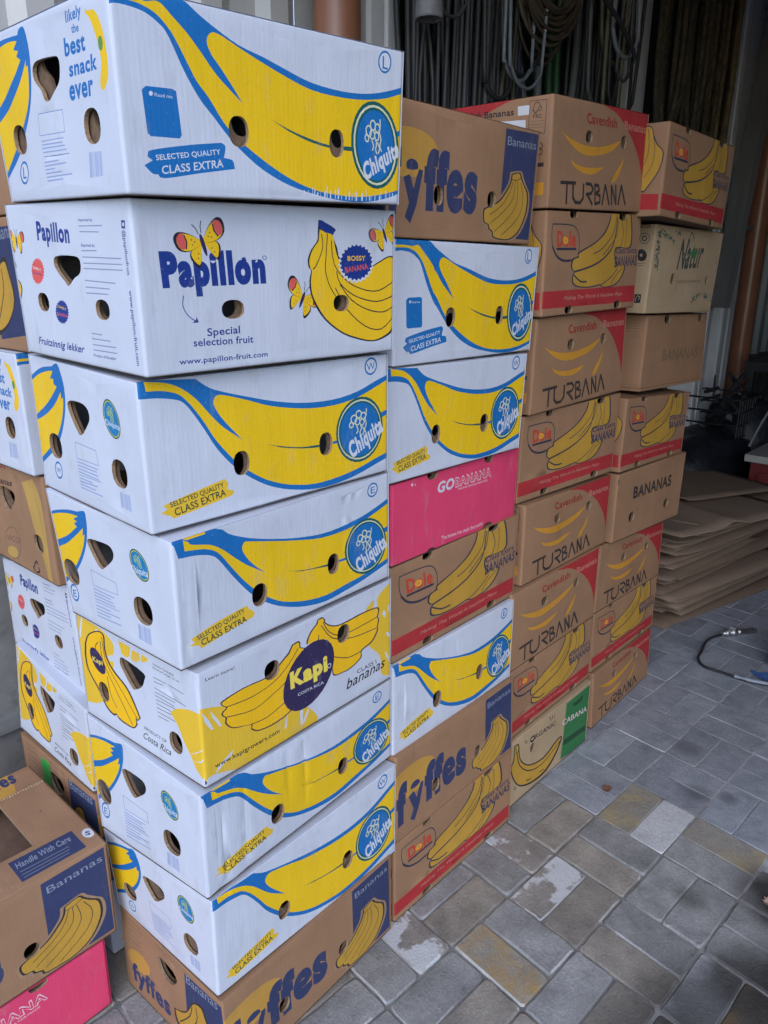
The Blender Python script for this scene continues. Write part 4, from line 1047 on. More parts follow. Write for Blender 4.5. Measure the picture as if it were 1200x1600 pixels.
def glyphs(text, style):
    key = (text, style)
    if key in GLYPHS:
        return GLYPHS[key]
    cu = bpy.data.curves.new('txt', 'FONT')
    cu.body = text
    cu.size = 1.0
    cu.resolution_u = 4
    cu.fill_mode = 'NONE'
    bold = style % 10
    if style >= 10:
        cu.shear = 0.35
    cu.space_character = 1.0 + 0.022 * bold
    ob = bpy.data.objects.new('txt', cu)
    COL.objects.link(ob)
    dg = bpy.context.evaluated_depsgraph_get()
    dg.update()
    me = ob.evaluated_get(dg).to_mesh()
    co = [(v.co.x, v.co.y) for v in me.vertices]
    nxt = {}
    for e in me.edges:
        a, b = e.vertices
        nxt.setdefault(a, []).append(b)
        nxt.setdefault(b, []).append(a)
    seen = set()
    loops = []
    for s in range(len(co)):
        if s in seen or s not in nxt:
            continue
        lp = [s]; seen.add(s)
        cur = s
        # follow in ascending-index order so that orientation is kept
        cand = sorted(nxt[cur], key=lambda q: (q != cur + 1, q))
        while True:
            step = None
            for q in cand:
                if q not in seen:
                    step = q; break
            if step is None:
                break
            lp.append(step); seen.add(step); cur = step
            cand = sorted(nxt[cur], key=lambda q: (q != cur + 1, q))
        if len(lp) > 2:
            loops.append([co[i] for i in lp])
    ob.evaluated_get(dg).to_mesh_clear()
    bpy.data.objects.remove(ob)
    bpy.data.curves.remove(cu)
    off = 0.0088 * bold
    if off:
        arrs = [np.array(l) for l in loops]
        grown = []
        for i, a in enumerate(arrs):
            depth = 0
            for j, b2 in enumerate(arrs):
                if i != j and inside([loops[j]], a[:1], 'eo')[0]:
                    depth += 1
            q = a[np.r_[True, np.abs(np.diff(a, axis=0)).sum(axis=1) > 1e-4]]
            if area(q) < 0:
                q = q[::-1]
            d1 = q - np.roll(q, 1, axis=0); d2 = np.roll(q, -1, axis=0) - q
            d1 /= np.maximum(np.linalg.norm(d1, axis=1), 1e-9)[:, None]; d2 /= np.maximum(np.linalg.norm(d2, axis=1), 1e-9)[:, None]
            n1 = np.c_[d1[:, 1], -d1[:, 0]]; n2 = np.c_[d2[:, 1], -d2[:, 0]]
            m = n1 + n2; L = np.linalg.norm(m, axis=1); L[L < 0.3] = 0.3; m /= L[:, None]
            cosv = np.clip((m * n1).sum(axis=1), 0.55, 1.0)
            o = off if depth % 2 == 0 else -min(off, 0.35 * min(np.ptp(q[:, 0]), np.ptp(q[:, 1])))
            grown.append([tuple(p) for p in q + m * (o / cosv)[:, None]])
        loops = grown
    xs = [p[0] for l in loops for p in l]
    res = (loops, min(xs), max(xs))
    GLYPHS[key] = res
    return res


def stroke_loops(pts, w):
    loops = []
    h = w / 2
    for i in range(len(pts) - 1):
        a = np.array(pts[i]); b = np.array(pts[i + 1])
        d = b - a
        l = np.hypot(*d)
        if l < 1e-6:
            continue
        d = d / l
        nrm = np.array((-d[1], d[0])) * h
        ext = d * h * 0.35
        loops.append([tuple(a - nrm - ext), tuple(b - nrm + ext), tuple(b + nrm + ext), tuple(a + nrm - ext)])
    return loops


def area(l):
    a = np.array(l)
    x, y = a[:, 0], a[:, 1]
    return 0.5 * float(np.sum(x * np.roll(y, -1) - np.roll(x, -1) * y))


def expand(ops):
    """-> list of (colour, loops, rule), list of hole loops"""
    shapes = []; holes = []

    def poly(flat):
        return [(flat[i], flat[i + 1]) for i in range(0, len(flat), 2)]

    for o in ops:
        k = o[0]
        if k == 'P':
            p = poly(o[2])
            if o[3] == 1:
                lp = p
            else:
                cs = o[3]
                if not cs:
                    lp = catmull(p, True, 3)
                else:
                    lp = []
                    n = len(p)
                    for a, c in enumerate(cs):
                        e = cs[(a + 1) % len(cs)]
                        idx = [c]
                        i = c
                        while True:
                            i = (i + 1) % n
                            idx.append(i)
                            if i == e:
                                break
                        lp += catmull([p[i] for i in idx], False, 3)[:-1] if len(idx) > 2 else [p[idx[0]]]
            shapes.append((o[1], [lp], 'eo'))
        elif k == 'S':
            p = poly(o[3])
            if o[4]:
                p = catmull(p, False, 3)
            shapes.append((o[1], stroke_loops(p, max(o[2], 0.8)), 'nz'))
        elif k in 'ER' and k != 'O':
            n = 28
            lp = []
            if k == 'R':
                n = o[8] * 2
            for i in range(n):
                r = 1.0 if (k == 'E' or i % 2 == 0) else 0.88
                c, s = math.cos(2 * math.pi * i / n) * r, math.sin(2 * math.pi * i / n) * r
                lp.append((o[2] + c * o[4] + s * o[6], o[3] + c * o[5] + s * o[7]))
            shapes.append((o[1], [lp], 'eo'))
        elif k == 'O':
            n = 22
            rx, ry = o[3], o[4]
            lp = []
            for i in range(n):
                a = 2 * math.pi * i / n
                lp.append((o[1] + rx * math.copysign(abs(math.cos(a)) ** 0.85, math.cos(a)),
                           o[2] + ry * math.copysign(abs(math.sin(a)) ** 0.85, math.sin(a))))
            holes.append(lp)
        elif k == 'H':
            holes.append(catmull(poly(o[1]), True, 3))
        elif k == 'T':
            lps, x0, x1 = glyphs(o[3], o[2])
            cap = 0.70
            out = []
            for l in lps:
                q = []
                for (x, y) in l:
                    u = (x - x0) / (x1 - x0); v = y / cap
                    q.append((o[4] + u * o[6] + v * o[8], o[5] + u * o[7] + v * o[9]))
                out.append(q)
            shapes.append((o[1], out, 'eo'))
        elif k == 'V':
            rg = random.Random(int(abs(o[2]) * 10))
            for i in range(o[6]):
                t = rg.random()
                cx = o[2] + (o[4] - o[2]) * t + rg.uniform(-11, 11)
                cy = o[3] + (o[5] - o[3]) * t + rg.uniform(-8, 8)
                a = rg.uniform(0, 6.28); l = rg.uniform(4, 8); w = l * 0.4
                c, s = math.cos(a), math.sin(a)
                shapes.append((o[1], [[(cx - c * l, cy - s * l), (cx + s * w, cy - c * w), (cx + c * l, cy + s * l), (cx - s * w, cy + c * w)]], 'eo'))
        elif k == 'G':
            # a generic fruit sprig inside the oval badge
            def U(pts):
                return [(o[2] + x * o[4] + y * o[6], o[3] + x * o[5] + y * o[7]) for x, y in pts]
            w = 0.05 * (abs(o[4]) + abs(o[7])) / 2
            for fx, fy, fr in ((-.34, .42, .15), (-.10, .58, .14), (.14, .50, .13), (-.16, .32, .13), (.08, .28, .12), (-.46, .22, .10)):
                ring = [(fx + fr * math.cos(t * .698), fy + fr * math.sin(t * .698)) for t in range(10)]
                shapes.append((o[1], stroke_loops(U(ring), w), 'nz'))
            for ln in ([(.0, .2), (.05, .05), (-.02, -.1), (.06, -.22)], [(.2, .45), (.3, .2), (.22, .0), (.3, -.15)], [(.3, .75), (.28, .5)], [(-.2, .15), (-.12, 0), (-.2, -.12)], [(.1, .1), (.2, -.05), (.12, -.2)]):
                shapes.append((o[1], stroke_loops(U(catmull(ln, False, 3)), w), 'nz'))
        elif k == 'F':
            cx, cy, R0, ang = o[1:5]
            ca, sa = math.cos(R(ang)), math.sin(R(ang))

            def T(pts):
                return [(cx + (x * ca - y * sa) * R0, cy + (x * sa + y * ca) * R0) for x, y in pts]
            for sgn in (-1, 1):
                up_w = [(0.08 * sgn, 0.1), (0.45 * sgn, 0.42), (0.8 * sgn, 0.55), (1.0 * sgn, 0.4), (0.95 * sgn, 0.05), (0.6 * sgn, -0.12), (0.1 * sgn, -0.05)]
                lo_w = [(0.08 * sgn, 0.0), (0.5 * sgn, -0.1), (0.62 * sgn, -0.35), (0.42 * sgn, -0.72), (0.22 * sgn, -0.45)]
                tip = [(0.66 * sgn, 0.5), (0.8 * sgn, 0.52), (0.96 * sgn, 0.38), (0.92 * sgn, 0.06), (0.72 * sgn, 0.0), (0.62 * sgn, 0.2)]
                for wing, c2 in ((lo_w, 'YB'), (up_w, 'YB')):
                    g = [(x * 1.07, y * 1.08 + 0.0) for x, y in wing]
                    shapes.append(('BK', [catmull(T(g), True, 3)], 'eo'))
                    shapes.append((c2, [catmull(T([(x * 0.96, y * 0.93) for x, y in wing]), True, 3)], 'eo'))
                shapes.append(('R', [catmull(T(tip), True, 2)], 'eo'))
                shapes.append(('BK', stroke_loops(T([(0.62 * sgn, 0.44), (0.6 * sgn, 0.2), (0.7 * sgn, -0.02)]), R0 * 0.05), 'nz'))
                shapes.append(('BK', stroke_loops(T([(0.06 * sgn, 0.3), (0.1 * sgn, 0.5), (0.2 * sgn, 0.66)]), R0 * 0.035), 'nz'))
                for dx, dy in ((0.3, 0.1), (0.4, 0.2), (0.42, 0.04), (0.3, -0.3), (0.36, -0.45)):
                    q = T([(dx * sgn + 0.03 * math.cos(a), dy + 0.03 * math.sin(a)) for a in (0, 1.57, 3.14, 4.71)])
                    shapes.append(('BK', [q], 'eo'))
            shapes.append(('PU', [catmull(T([(0, 0.3), (0.08, 0.1), (0.07, -0.3), (0, -0.5), (-0.07, -0.3), (-0.08, 0.1)]), True, 2)], 'eo'))
    return shapes, holes


def inside(loops, C, rule):
    """even-odd / non-zero containment of points C (n,2)"""
    res = np.zeros(len(C), dtype=bool)
    allp = np.array([p for l in loops for p in l])
    bb = (allp[:, 0].min(), allp[:, 0].max(), allp[:, 1].min(), allp[:, 1].max())
    sel = np.where((C[:, 0] >= bb[0]) & (C[:, 0] <= bb[1]) & (C[:, 1] >= bb[2]) & (C[:, 1] <= bb[3]))[0]
    if len(sel) == 0:
        return res
    acc = np.zeros(len(sel), dtype=int)
    for l in loops:
        a = np.array(l)
        x0, x1, y0, y1 = a[:, 0].min(), a[:, 0].max(), a[:, 1].min(), a[:, 1].max()
        P = C[sel]
        m = np.where((P[:, 0] >= x0) & (P[:, 0] <= x1) & (P[:, 1] >= y0) & (P[:, 1] <= y1))[0]
        if len(m) == 0:
            continue
        Q = P[m]
        b = np.roll(a, -1, axis=0)
        cnt = np.zeros(len(m), dtype=int)
        for (ax, ay), (bx, by) in zip(a, b):
            if ay == by:
                continue
            c = (ay > Q[:, 1]) != (by > Q[:, 1])
            xi = (bx - ax) * (Q[:, 1] - ay) / (by - ay) + ax
            cnt += (c & (Q[:, 0] < xi))
        if rule == 'eo':
            acc[m] += cnt
        else:
            acc[m] += 2 * (cnt % 2) 
    if rule == 'eo':
        res[sel] = acc % 2 == 1
    else:
        res[sel] = acc > 0
    return res


CR = 6.0  # radius of a folded corner, mm


def flat_panel(ops, x0, x1, y0, y1, grid=(13.0, 20.0), creases=(), seed=0):
    shapes, holes = expand(ops)
    verts = []; edges = []

    def add_loop(l):
        b = len(verts)
        # drop near-duplicate points
        q = [l[0]]
        for p in l[1:]:
            if abs(p[0] - q[-1][0]) + abs(p[1] - q[-1][1]) > 0.12:
                q.append(p)
        if len(q) < 3:
            return
        verts.extend(q)
        n = len(q)
        edges.extend([(b + i, b + (i + 1) % n) for i in range(n)])

    def clip_ok(l):
        xs = [p[0] for p in l]; ys = [p[1] for p in l]
        return max(xs) > x0 and min(xs) < x1 and max(ys) > y0 and min(ys) < y1
    add_loop([(x0, y0), (x1, y0), (x1, y1), (x0, y1)])
    for c, ls, r in shapes:
        for l in ls:
            if clip_ok(l):
                add_loop([(min(max(px, x0 - 40), x1 + 40), min(max(py, y0 - 40), y1 + 40)) for px, py in l])
    for l in holes:
        if clip_ok(l):
            add_loop(l)
    # folded ends and creases are constrained lines
    for xx in [x0 + CR * k / 3 for k in (1, 2, 3)] + [x1 - CR * k / 3 for k in (1, 2, 3)] + list(creases):
        b = len(verts)
        verts.extend([(xx, y0), (xx, y1)])
        edges.append((b, b + 1))
    for yy in (y0 + 1.0, y0 + 2.5, y0 + 5, y1 - 5, y1 - 2.5, y1 - 1.0):
        b = len(verts)
        verts.extend([(x0, yy), (x1, yy)])
        edges.append((b, b + 1))
    rg = random.Random(seed)
    nx = int((x1 - x0) / grid[0]); ny = int((y1 - y0) / grid[1])
    for i in range(1, nx):
        for j in range(0, ny + 1):
            px = x0 + (x1 - x0) * (i + (rg.uniform(-.2, .2))) / nx
            verts.append((px, y0 + (y1 - y0) * j / ny))
    for j in range(1, ny):
        verts.append((x0, y0 + (y1 - y0) * j / ny)); verts.append((x1, y0 + (y1 - y0) * j / ny))
    V, E2, F2, _, _, _ = delaunay_2d_cdt([Vector(v) for v in verts], edges, [], 0, 1e-4, False)
    V = np.array([(v.x, v.y) for v in V])
    F2 = np.array([f for f in F2 if len(f) == 3])
    C = V[F2].mean(axis=1)
    keep = (C[:, 0] > x0) & (C[:, 0] < x1) & (C[:, 1] > y0) & (C[:, 1] < y1)
    F2 = F2[keep]; C = C[keep]
    for l in holes:
        m = inside([l], C, 'eo')
        F2 = F2[~m]; C = C[~m]
    cols = ['BASE']
    idx = np.zeros(len(F2), dtype=int)
    for c, ls, r in shapes:
        m = inside(ls, C, r)
        if m.any():
            if c not in cols:
                cols.append(c)
            idx[m] = cols.index(c)
    used = np.unique(F2)
    remap = -np.ones(len(V), dtype=int); remap[used] = np.arange(len(used))
    V = V[used]; F2 = remap[F2]
    a = V[F2]
    ar = (a[:, 1, 0] - a[:, 0, 0]) * (a[:, 2, 1] - a[:, 0, 1]) - (a[:, 1, 1] - a[:, 0, 1]) * (a[:, 2, 0] - a[:, 0, 0])
    F2[ar < 0] = F2[ar < 0][:, ::-1]
    # rims
    rims = []
    for l in holes:
        n = len(l)
        for i in range(n):
            p, q = l[i], l[(i + 1) % n]
            if all(x0 <= w[0] <= x1 and y0 <= w[1] <= y1 for w in (p, q)):
                rims.append((p, q))
    return dict(V=V, F=F2, idx=idx, cols=cols, rims=rims, holes=holes)


PANELS = {}


def get_panel(kind, face):
    k = (kind, face)
    if k not in PANELS:
        d = DESIGNS[kind]
        x0, x1 = (0, L0) if face == 'L' else (-W0, 0)
        cr = {('chiqE', 'L'): (30, 42, 60, 96, 205, 250)}.get(k, ())
        PANELS[k] = flat_panel(d[face], x0, x1, 0, H0, creases=cr, seed=len(PANELS))
    return PANELS[k]


def face_map(q00, q10, q11, q01, x0, x1, bulge, seed, crease=(), H=H0):
    """bilinear fold of a flat panel onto the 4 corner points; returns fn(S (n,2), depth)"""
    q00, q10, q11, q01 = [np.array(q, float) for q in (q00, q10, q11, q01)]
    nrm = np.cross(q10 - q00, q01 - q00); nrm /= np.linalg.norm(nrm)   # outward
    rg = np.random.RandomState(seed)
    ph = rg.uniform(0, 6.28, 8); am = rg.uniform(0.3, 1.0, 8)

    def fn(S, depth=0.0):
        s = S[:, 0]; t = S[:, 1]
        # folded ends
        dl = np.clip((s - x0) / CR, 0, 1); dr = np.clip((x1 - s) / CR, 0, 1)
        phl = (1 - dl) * math.pi / 4; phr = (1 - dr) * math.pi / 4
        sx = s.copy()
        dep = np.zeros(len(s))
        ml = dl < 1; mr = dr < 1
        te = np.clip(np.minimum(t, H - t) / 5.0, 0, 1)
        dep += 3.2 * (1 - np.sqrt(1 - (1 - te) ** 2))
        sx[ml] = x0 + CR * (1 - np.sin(phl[ml])); dep[ml] += CR * (1 - np.cos(phl[ml]))
        sx[mr] = x1 - CR * (1 - np.sin(phr[mr])); dep[mr] += CR * (1 - np.cos(phr[mr]))
        u = (sx - x0) / (x1 - x0); v = t / H
        P = (q00[None] * ((1 - u) * (1 - v))[:, None] + q10[None] * (u * (1 - v))[:, None] +
             q11[None] * (u * v)[:, None] + q01[None] * ((1 - u) * v)[:, None])
        env = np.clip(np.sin(math.pi * np.clip(u, 0, 1)), 0, 1) ** 0.7
        w = bulge * env * (0.35 + 0.65 * np.sin(math.pi * np.clip(v, 0, 1)))
        for k in range(4):
            w = w + env * 0.7 * am[k] * np.sin((k + 1.5) * 2.2 * u + ph[k] + 1.3 * v * (k % 2 + 1))
        for k in range(4, 7):
            w = w + env * 0.35 * am[k] * np.sin((k + 3) * 3.1 * u + ph[k] + 2.5 * v)
        for (cx, ca, cw) in crease:
            w = w - ca * np.exp(-((s - cx) / cw) ** 2) * (0.5 + 0.5 * np.sin(v * 3 + cx))
        off = (w - dep) / 1000.0 - depth
        return P + nrm[None] * off[:, None]
    return fn


def fold_panel(name, kind, face, base, fn, parent, s0, s1, rim=0.006):
    pn = get_panel(kind, face)
    V = pn['V']
    P = fn(V)
    mats = [board_mat(c, base) for c in pn['cols']]
    edge_m = plain_mat('board_edge', (0.30, 0.20, 0.12), 0.9, 0.4, 200.0)
    mats.append(edge_m)
    ei = len(mats) - 1
    verts = [P]; faces = pn['F'].tolist(); midx = pn['idx'].tolist(); sm = [True] * len(faces)
    uv = [V / 1000.0]
    if pn['rims']:
        a = np.array([r[0] for r in pn['rims']]); b = np.array([r[1] for r in pn['rims']])
        o = len(P); n = len(a)
        rg = np.random.RandomState(parent_seed(parent) + 3)
        verts += [fn(a), fn(b), fn(a, rim), fn(b, rim)]
        uv += [a / 1000.0] * 1 + [b / 1000.0, a / 1000.0, b / 1000.0]
        for i in range(n):
            faces.append([o + i, o + n + i, o + 3 * n + i, o + 2 * n + i]); midx.append(ei); sm.append(False)
    return mesh_obj(name, np.concatenate(verts), faces, mats, parent, midx, sm, np.concatenate(uv))


def parent_seed(o):
    return int(o.get('seed_', 0)) if o is not None else 0


TRAYS = {}


def tray_panel(kind, face, dx, dy):
    k = (kind, face, dx, dy)
    if k in TRAYS:
        return TRAYS[k]
    _, holes = expand([o for o in DESIGNS[kind][face] if o[0] in 'OH'])
    ops = [('H', [c for p in l for c in (p[0] + dx, p[1] + dy)]) for l in holes]
    x0, x1 = (0, L0) if face == 'L' else (-W0, 0)
    TRAYS[k] = flat_panel(ops, x0, x1, 0, H0, grid=(90.0, 80.0), seed=1)
    return TRAYS[k]


def make_box(key, kind, label, cat, group, crease_l=(), crease_e=(), tray=None, seed=None, bulge=None):
    c = [np.array(p) for p in CORNERS[key]]
    nT, nB, rT, rB, lT, lB, bT, bB = c
    # leave a hair of air above and below so that stacked lids never share a plane
    for a, b in ((nT, nB), (rT, rB), (lT, lB), (bT, bB)):
        d = (b - a); d /= np.linalg.norm(d)
        a += d * 0.0018
    base = DESIGNS[kind]['base']
    seed = abs(hash(key)) % 1000 if seed is None else seed
    cen = (nB + rB + lB + bB) / 4
    root = empty('banana_box', cen, label, cat, group)
    sd = sum(ord(ch) * (i + 7) for i, ch in enumerate(key)) * 13
    rg = random.Random(sd)
    bl = rg.uniform(-2.0, 3.0) if bulge is None else bulge
    fL = face_map(nB, rB, rT, nT, 0, L0, bl, sd, crease_l)
    fE = face_map(lB, nB, nT, lT, -W0, 0, rg.uniform(-2, 2.5), sd + 5, crease_e)
    fold_panel('side_panel', kind, 'L', base, fL, root, 0, L0)
    fold_panel('end_panel', kind, 'E', base, fE, root, -W0, 0)
    # far sides, floor and lid of the carton
    bm = board_mat('BASE', base)
    inner = plain_mat('kraft_inner', (0.115, 0.075, 0.048), 0.9, 0.3, 60.0)
    C4 = np.array([[0, 0], [0, 0]])
    mesh_obj('rear_panel', [rB, bB, bT, rT, bB, lB, lT, bT], [[0, 1, 2, 3], [4, 5, 6, 7]], bm, root)
    mesh_obj('base_panel', [nB, lB, bB, rB], [[0, 1, 2, 3]], inner, root)
    if key != 'G1':
        mesh_obj('lid_panel', [nT, rT, bT, lT], [[0, 1, 2, 3]], bm, root)
    # inner tray seen through the hand holes
    if tray is None:
        tray = (rg.choice([-3, -2, 1, 2, 3]), rg.choice([-3, -1, 2, 3]))
    V = []; F = []; o = 0
    for face, fn in (('L', fL), ('E', fE)):
        pn = tray_panel(kind, face, *tray)
        S = np.clip(pn['V'], [8 if face == 'L' else -W0 + 8, 2], [L0 - 8 if face == 'L' else -8, H0 - 2])
        V.append(fn(S, 0.0095)); F += (pn['F'] + o).tolist(); o += len(S)
        if pn['rims']:
            a = np.array([r[0] for r in pn['rims']]); b = np.array([r[1] for r in pn['rims']]); n = len(a)
            V += [fn(a, 0.0095), fn(b, 0.0095), fn(a, 0.0145), fn(b, 0.0145)]
            F += [[o + i, o + n + i, o + 3 * n + i, o + 2 * n + i] for i in range(n)]
            o += 4 * n
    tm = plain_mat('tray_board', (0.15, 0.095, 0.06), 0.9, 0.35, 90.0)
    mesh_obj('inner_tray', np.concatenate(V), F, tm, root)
    return root, fL, fE

# ------------------------------------------------------------ floor
FO = Vector((0.3765, -0.1815)); FE1 = Vector((0.2283, -0.0142)); FE2 = Vector((0.0235, 0.2185))


def fpt(i, j, z=0.0):
    p = FO + FE1 * i + FE2 * j
    return (p.x, p.y, z)


def to_px(p):
    d = Vector(p) - CAM
    z = d.dot(fw)
    if z < 0.05:
        return None
    return (600 + FPX * d.dot(rt2) / z, 800 - FPX * d.dot(up2) / z)


def paver_mat(name, lo, mid, hi, spot=None, spot_lo=0.6, white=None):
    m, nt, b = new_mat(name)
    tc = N(nt, 'ShaderNodeTexCoord'); oi = N(nt, 'ShaderNodeObjectInfo'); geo = N(nt, 'ShaderNodeNewGeometry')
    add = N(nt, 'ShaderNodeVectorMath', operation='ADD')
    sc = math_node(nt, 'MULTIPLY', oi.outputs['Random'], 83.0)
    cmb = N(nt, 'ShaderNodeCombineXYZ'); nt.links.new(sc, cmb.inputs[0]); nt.links.new(sc, cmb.inputs[1])
    nt.links.new(geo.outputs['Position'], add.inputs[0]); nt.links.new(cmb.outputs[0], add.inputs[1])
    P = add.outputs[0]
    n1 = N(nt, 'ShaderNodeTexNoise', Scale=9.0, Detail=8.0, Roughness=0.68); nt.links.new(P, n1.inputs['Vector'])
    n2 = N(nt, 'ShaderNodeTexNoise', Scale=150.0, Detail=6.0, Roughness=0.75); nt.links.new(P, n2.inputs['Vector'])
    n3 = N(nt, 'ShaderNodeTexVoronoi', Scale=160.0); nt.links.new(P, n3.inputs['Vector'])
    c = ramp(nt, n1.outputs[0], [(0.30, lo), (0.5, mid), (0.72, hi)])
    g = math_node(nt, 'MULTIPLY_ADD', n2.outputs[0], 1.1); nt.nodes[-1].inputs[2].default_value = 0.45
    cv = N(nt, 'ShaderNodeCombineXYZ')
    for i in range(3): nt.links.new(g, cv.inputs[i])
    c = mix_rgb(nt, 1.0, c, cv.outputs[0], 'MULTIPLY')
    # each stone its own tone
    tone = math_node(nt, 'MULTIPLY_ADD', oi.outputs['Random'], 0.28); nt.nodes[-1].inputs[2].default_value = 0.86
    cv2 = N(nt, 'ShaderNodeCombineXYZ')
    for i in range(3): nt.links.new(tone, cv2.inputs[i])
    c = mix_rgb(nt, 1.0, c, cv2.outputs[0], 'MULTIPLY')
    # pits and pale grit
    pit = ramp(nt, n3.outputs['Distance'], [(0.05, (1, 1, 1)), (0.16, (0, 0, 0))])
    n4 = N(nt, 'ShaderNodeTexNoise', Scale=40.0, Detail=3.0); nt.links.new(P, n4.inputs['Vector'])
    pm = math_node(nt, 'MULTIPLY', ramp(nt, n4.outputs[0], [(0.52, (0, 0, 0)), (0.6, (1, 1, 1))]), pit)
    c = mix_rgb(nt, math_node(nt, 'MULTIPLY', pm, 0.8), c, (0.03, 0.03, 0.032))
    n5 = N(nt, 'ShaderNodeTexNoise', Scale=90.0, Detail=5.0, Roughness=0.8); nt.links.new(P, n5.inputs['Vector'])
    gr = ramp(nt, n5.outputs[0], [(0.60, (0, 0, 0)), (0.70, (0.75, 0.75, 0.75))])
    c = mix_rgb(nt, gr, c, (0.42, 0.43, 0.45))
    if spot:
        n6 = N(nt, 'ShaderNodeTexNoise', Scale=7.0, Detail=5.0, Roughness=0.6); nt.links.new(P, n6.inputs['Vector'])
        s = ramp(nt, n6.outputs[0], [(spot_lo - 0.13, (0, 0, 0)), (spot_lo + 0.03, (0.85, 0.85, 0.85))])
        c = mix_rgb(nt, s, c, spot)
    if white:
        n7 = N(nt, 'ShaderNodeTexNoise', Scale=5.0, Detail=9.0, Roughness=0.6); nt.links.new(P, n7.inputs['Vector'])
        s = ramp(nt, n7.outputs[0], [(white, (0, 0, 0)), (white + 0.025, (0.92, 0.92, 0.92))])
        c = mix_rgb(nt, s, c, (0.58, 0.60, 0.64))
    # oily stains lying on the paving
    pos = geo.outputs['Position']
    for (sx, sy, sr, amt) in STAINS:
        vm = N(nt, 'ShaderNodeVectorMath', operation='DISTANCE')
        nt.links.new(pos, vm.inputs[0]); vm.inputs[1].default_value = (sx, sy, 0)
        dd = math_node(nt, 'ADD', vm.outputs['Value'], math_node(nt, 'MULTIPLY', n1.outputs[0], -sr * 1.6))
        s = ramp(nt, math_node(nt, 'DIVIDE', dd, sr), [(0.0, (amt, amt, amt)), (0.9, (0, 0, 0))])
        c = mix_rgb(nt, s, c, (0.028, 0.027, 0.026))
    nt.links.new(c, b.inputs['Base Color'])
    b.inputs['Roughness'].default_value = 0.62
    h = math_node(nt, 'ADD', math_node(nt, 'MULTIPLY', n2.outputs[0], 0.6), math_node(nt, 'MULTIPLY', n1.outputs[0], 1.6))
    h = math_node(nt, 'SUBTRACT', h, math_node(nt, 'MULTIPLY', pm, 0.8))
    bp = N(nt, 'ShaderNodeBump', Strength=1.0, Distance=0.0045)
    nt.links.new(h, bp.inputs['Height']); nt.links.new(bp.outputs[0], b.inputs['Normal'])
    return m


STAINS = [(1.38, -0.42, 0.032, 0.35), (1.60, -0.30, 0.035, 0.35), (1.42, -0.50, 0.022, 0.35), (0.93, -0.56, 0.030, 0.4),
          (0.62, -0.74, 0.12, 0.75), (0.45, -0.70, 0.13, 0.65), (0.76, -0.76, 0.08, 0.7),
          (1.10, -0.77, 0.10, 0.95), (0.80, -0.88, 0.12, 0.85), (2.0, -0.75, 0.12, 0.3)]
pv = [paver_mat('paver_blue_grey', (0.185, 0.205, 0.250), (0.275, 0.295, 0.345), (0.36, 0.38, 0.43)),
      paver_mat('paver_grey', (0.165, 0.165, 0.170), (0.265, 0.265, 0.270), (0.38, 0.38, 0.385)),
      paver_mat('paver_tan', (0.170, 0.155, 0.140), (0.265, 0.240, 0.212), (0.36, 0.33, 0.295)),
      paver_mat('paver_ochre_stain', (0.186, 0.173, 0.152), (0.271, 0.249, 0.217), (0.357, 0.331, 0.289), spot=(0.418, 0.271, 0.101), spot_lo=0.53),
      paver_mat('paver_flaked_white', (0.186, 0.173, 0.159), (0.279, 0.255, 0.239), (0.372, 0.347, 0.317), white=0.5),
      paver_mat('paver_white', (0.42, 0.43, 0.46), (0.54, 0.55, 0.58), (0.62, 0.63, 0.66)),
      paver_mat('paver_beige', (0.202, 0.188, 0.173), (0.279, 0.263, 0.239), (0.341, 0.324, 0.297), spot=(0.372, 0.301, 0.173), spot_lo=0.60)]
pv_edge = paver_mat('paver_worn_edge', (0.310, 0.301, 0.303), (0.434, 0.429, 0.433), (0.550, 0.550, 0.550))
SPECIAL = {}   # (cell i, cell j, which half): material
for k, v in {(3, -1, 0): 5, (3, -1, 1): 6, (1, 0, 1): 4, (1, 0, 0): 1, (1, -1, 1): 4, (1, -1, 0): 2, (0, -1, 0): 3, (0, -1, 1): 1,
             (-1, 0, 1): 4, (-1, 0, 0): 1, (1, -3, 1): 5, (1, -3, 0): 3, (3, -2, 1): 6, (3, -2, 0): 1, (0, 0, 0): 2, (0, 0, 1): 1,
             (-1, -1, 1): 1, (-1, -1, 0): 2, (3, -3, 1): 1, (2, -3, 0): 1, (2, -2, 0): 1, (2, -2, 1): 1, (1, -2, 0): 2, (1, -2, 1): 1,
             (2, -1, 0): 2, (2, -1, 1): 1, (2, 0, 0): 2, (2, 0, 1): 1, (0, -2, 0): 2, (0, -2, 1): 1}.items():
    SPECIAL[k] = v

floor_root = empty('paved_floor', (1.5, -0.5, 0))
floor_root['kind'] = 'structure'


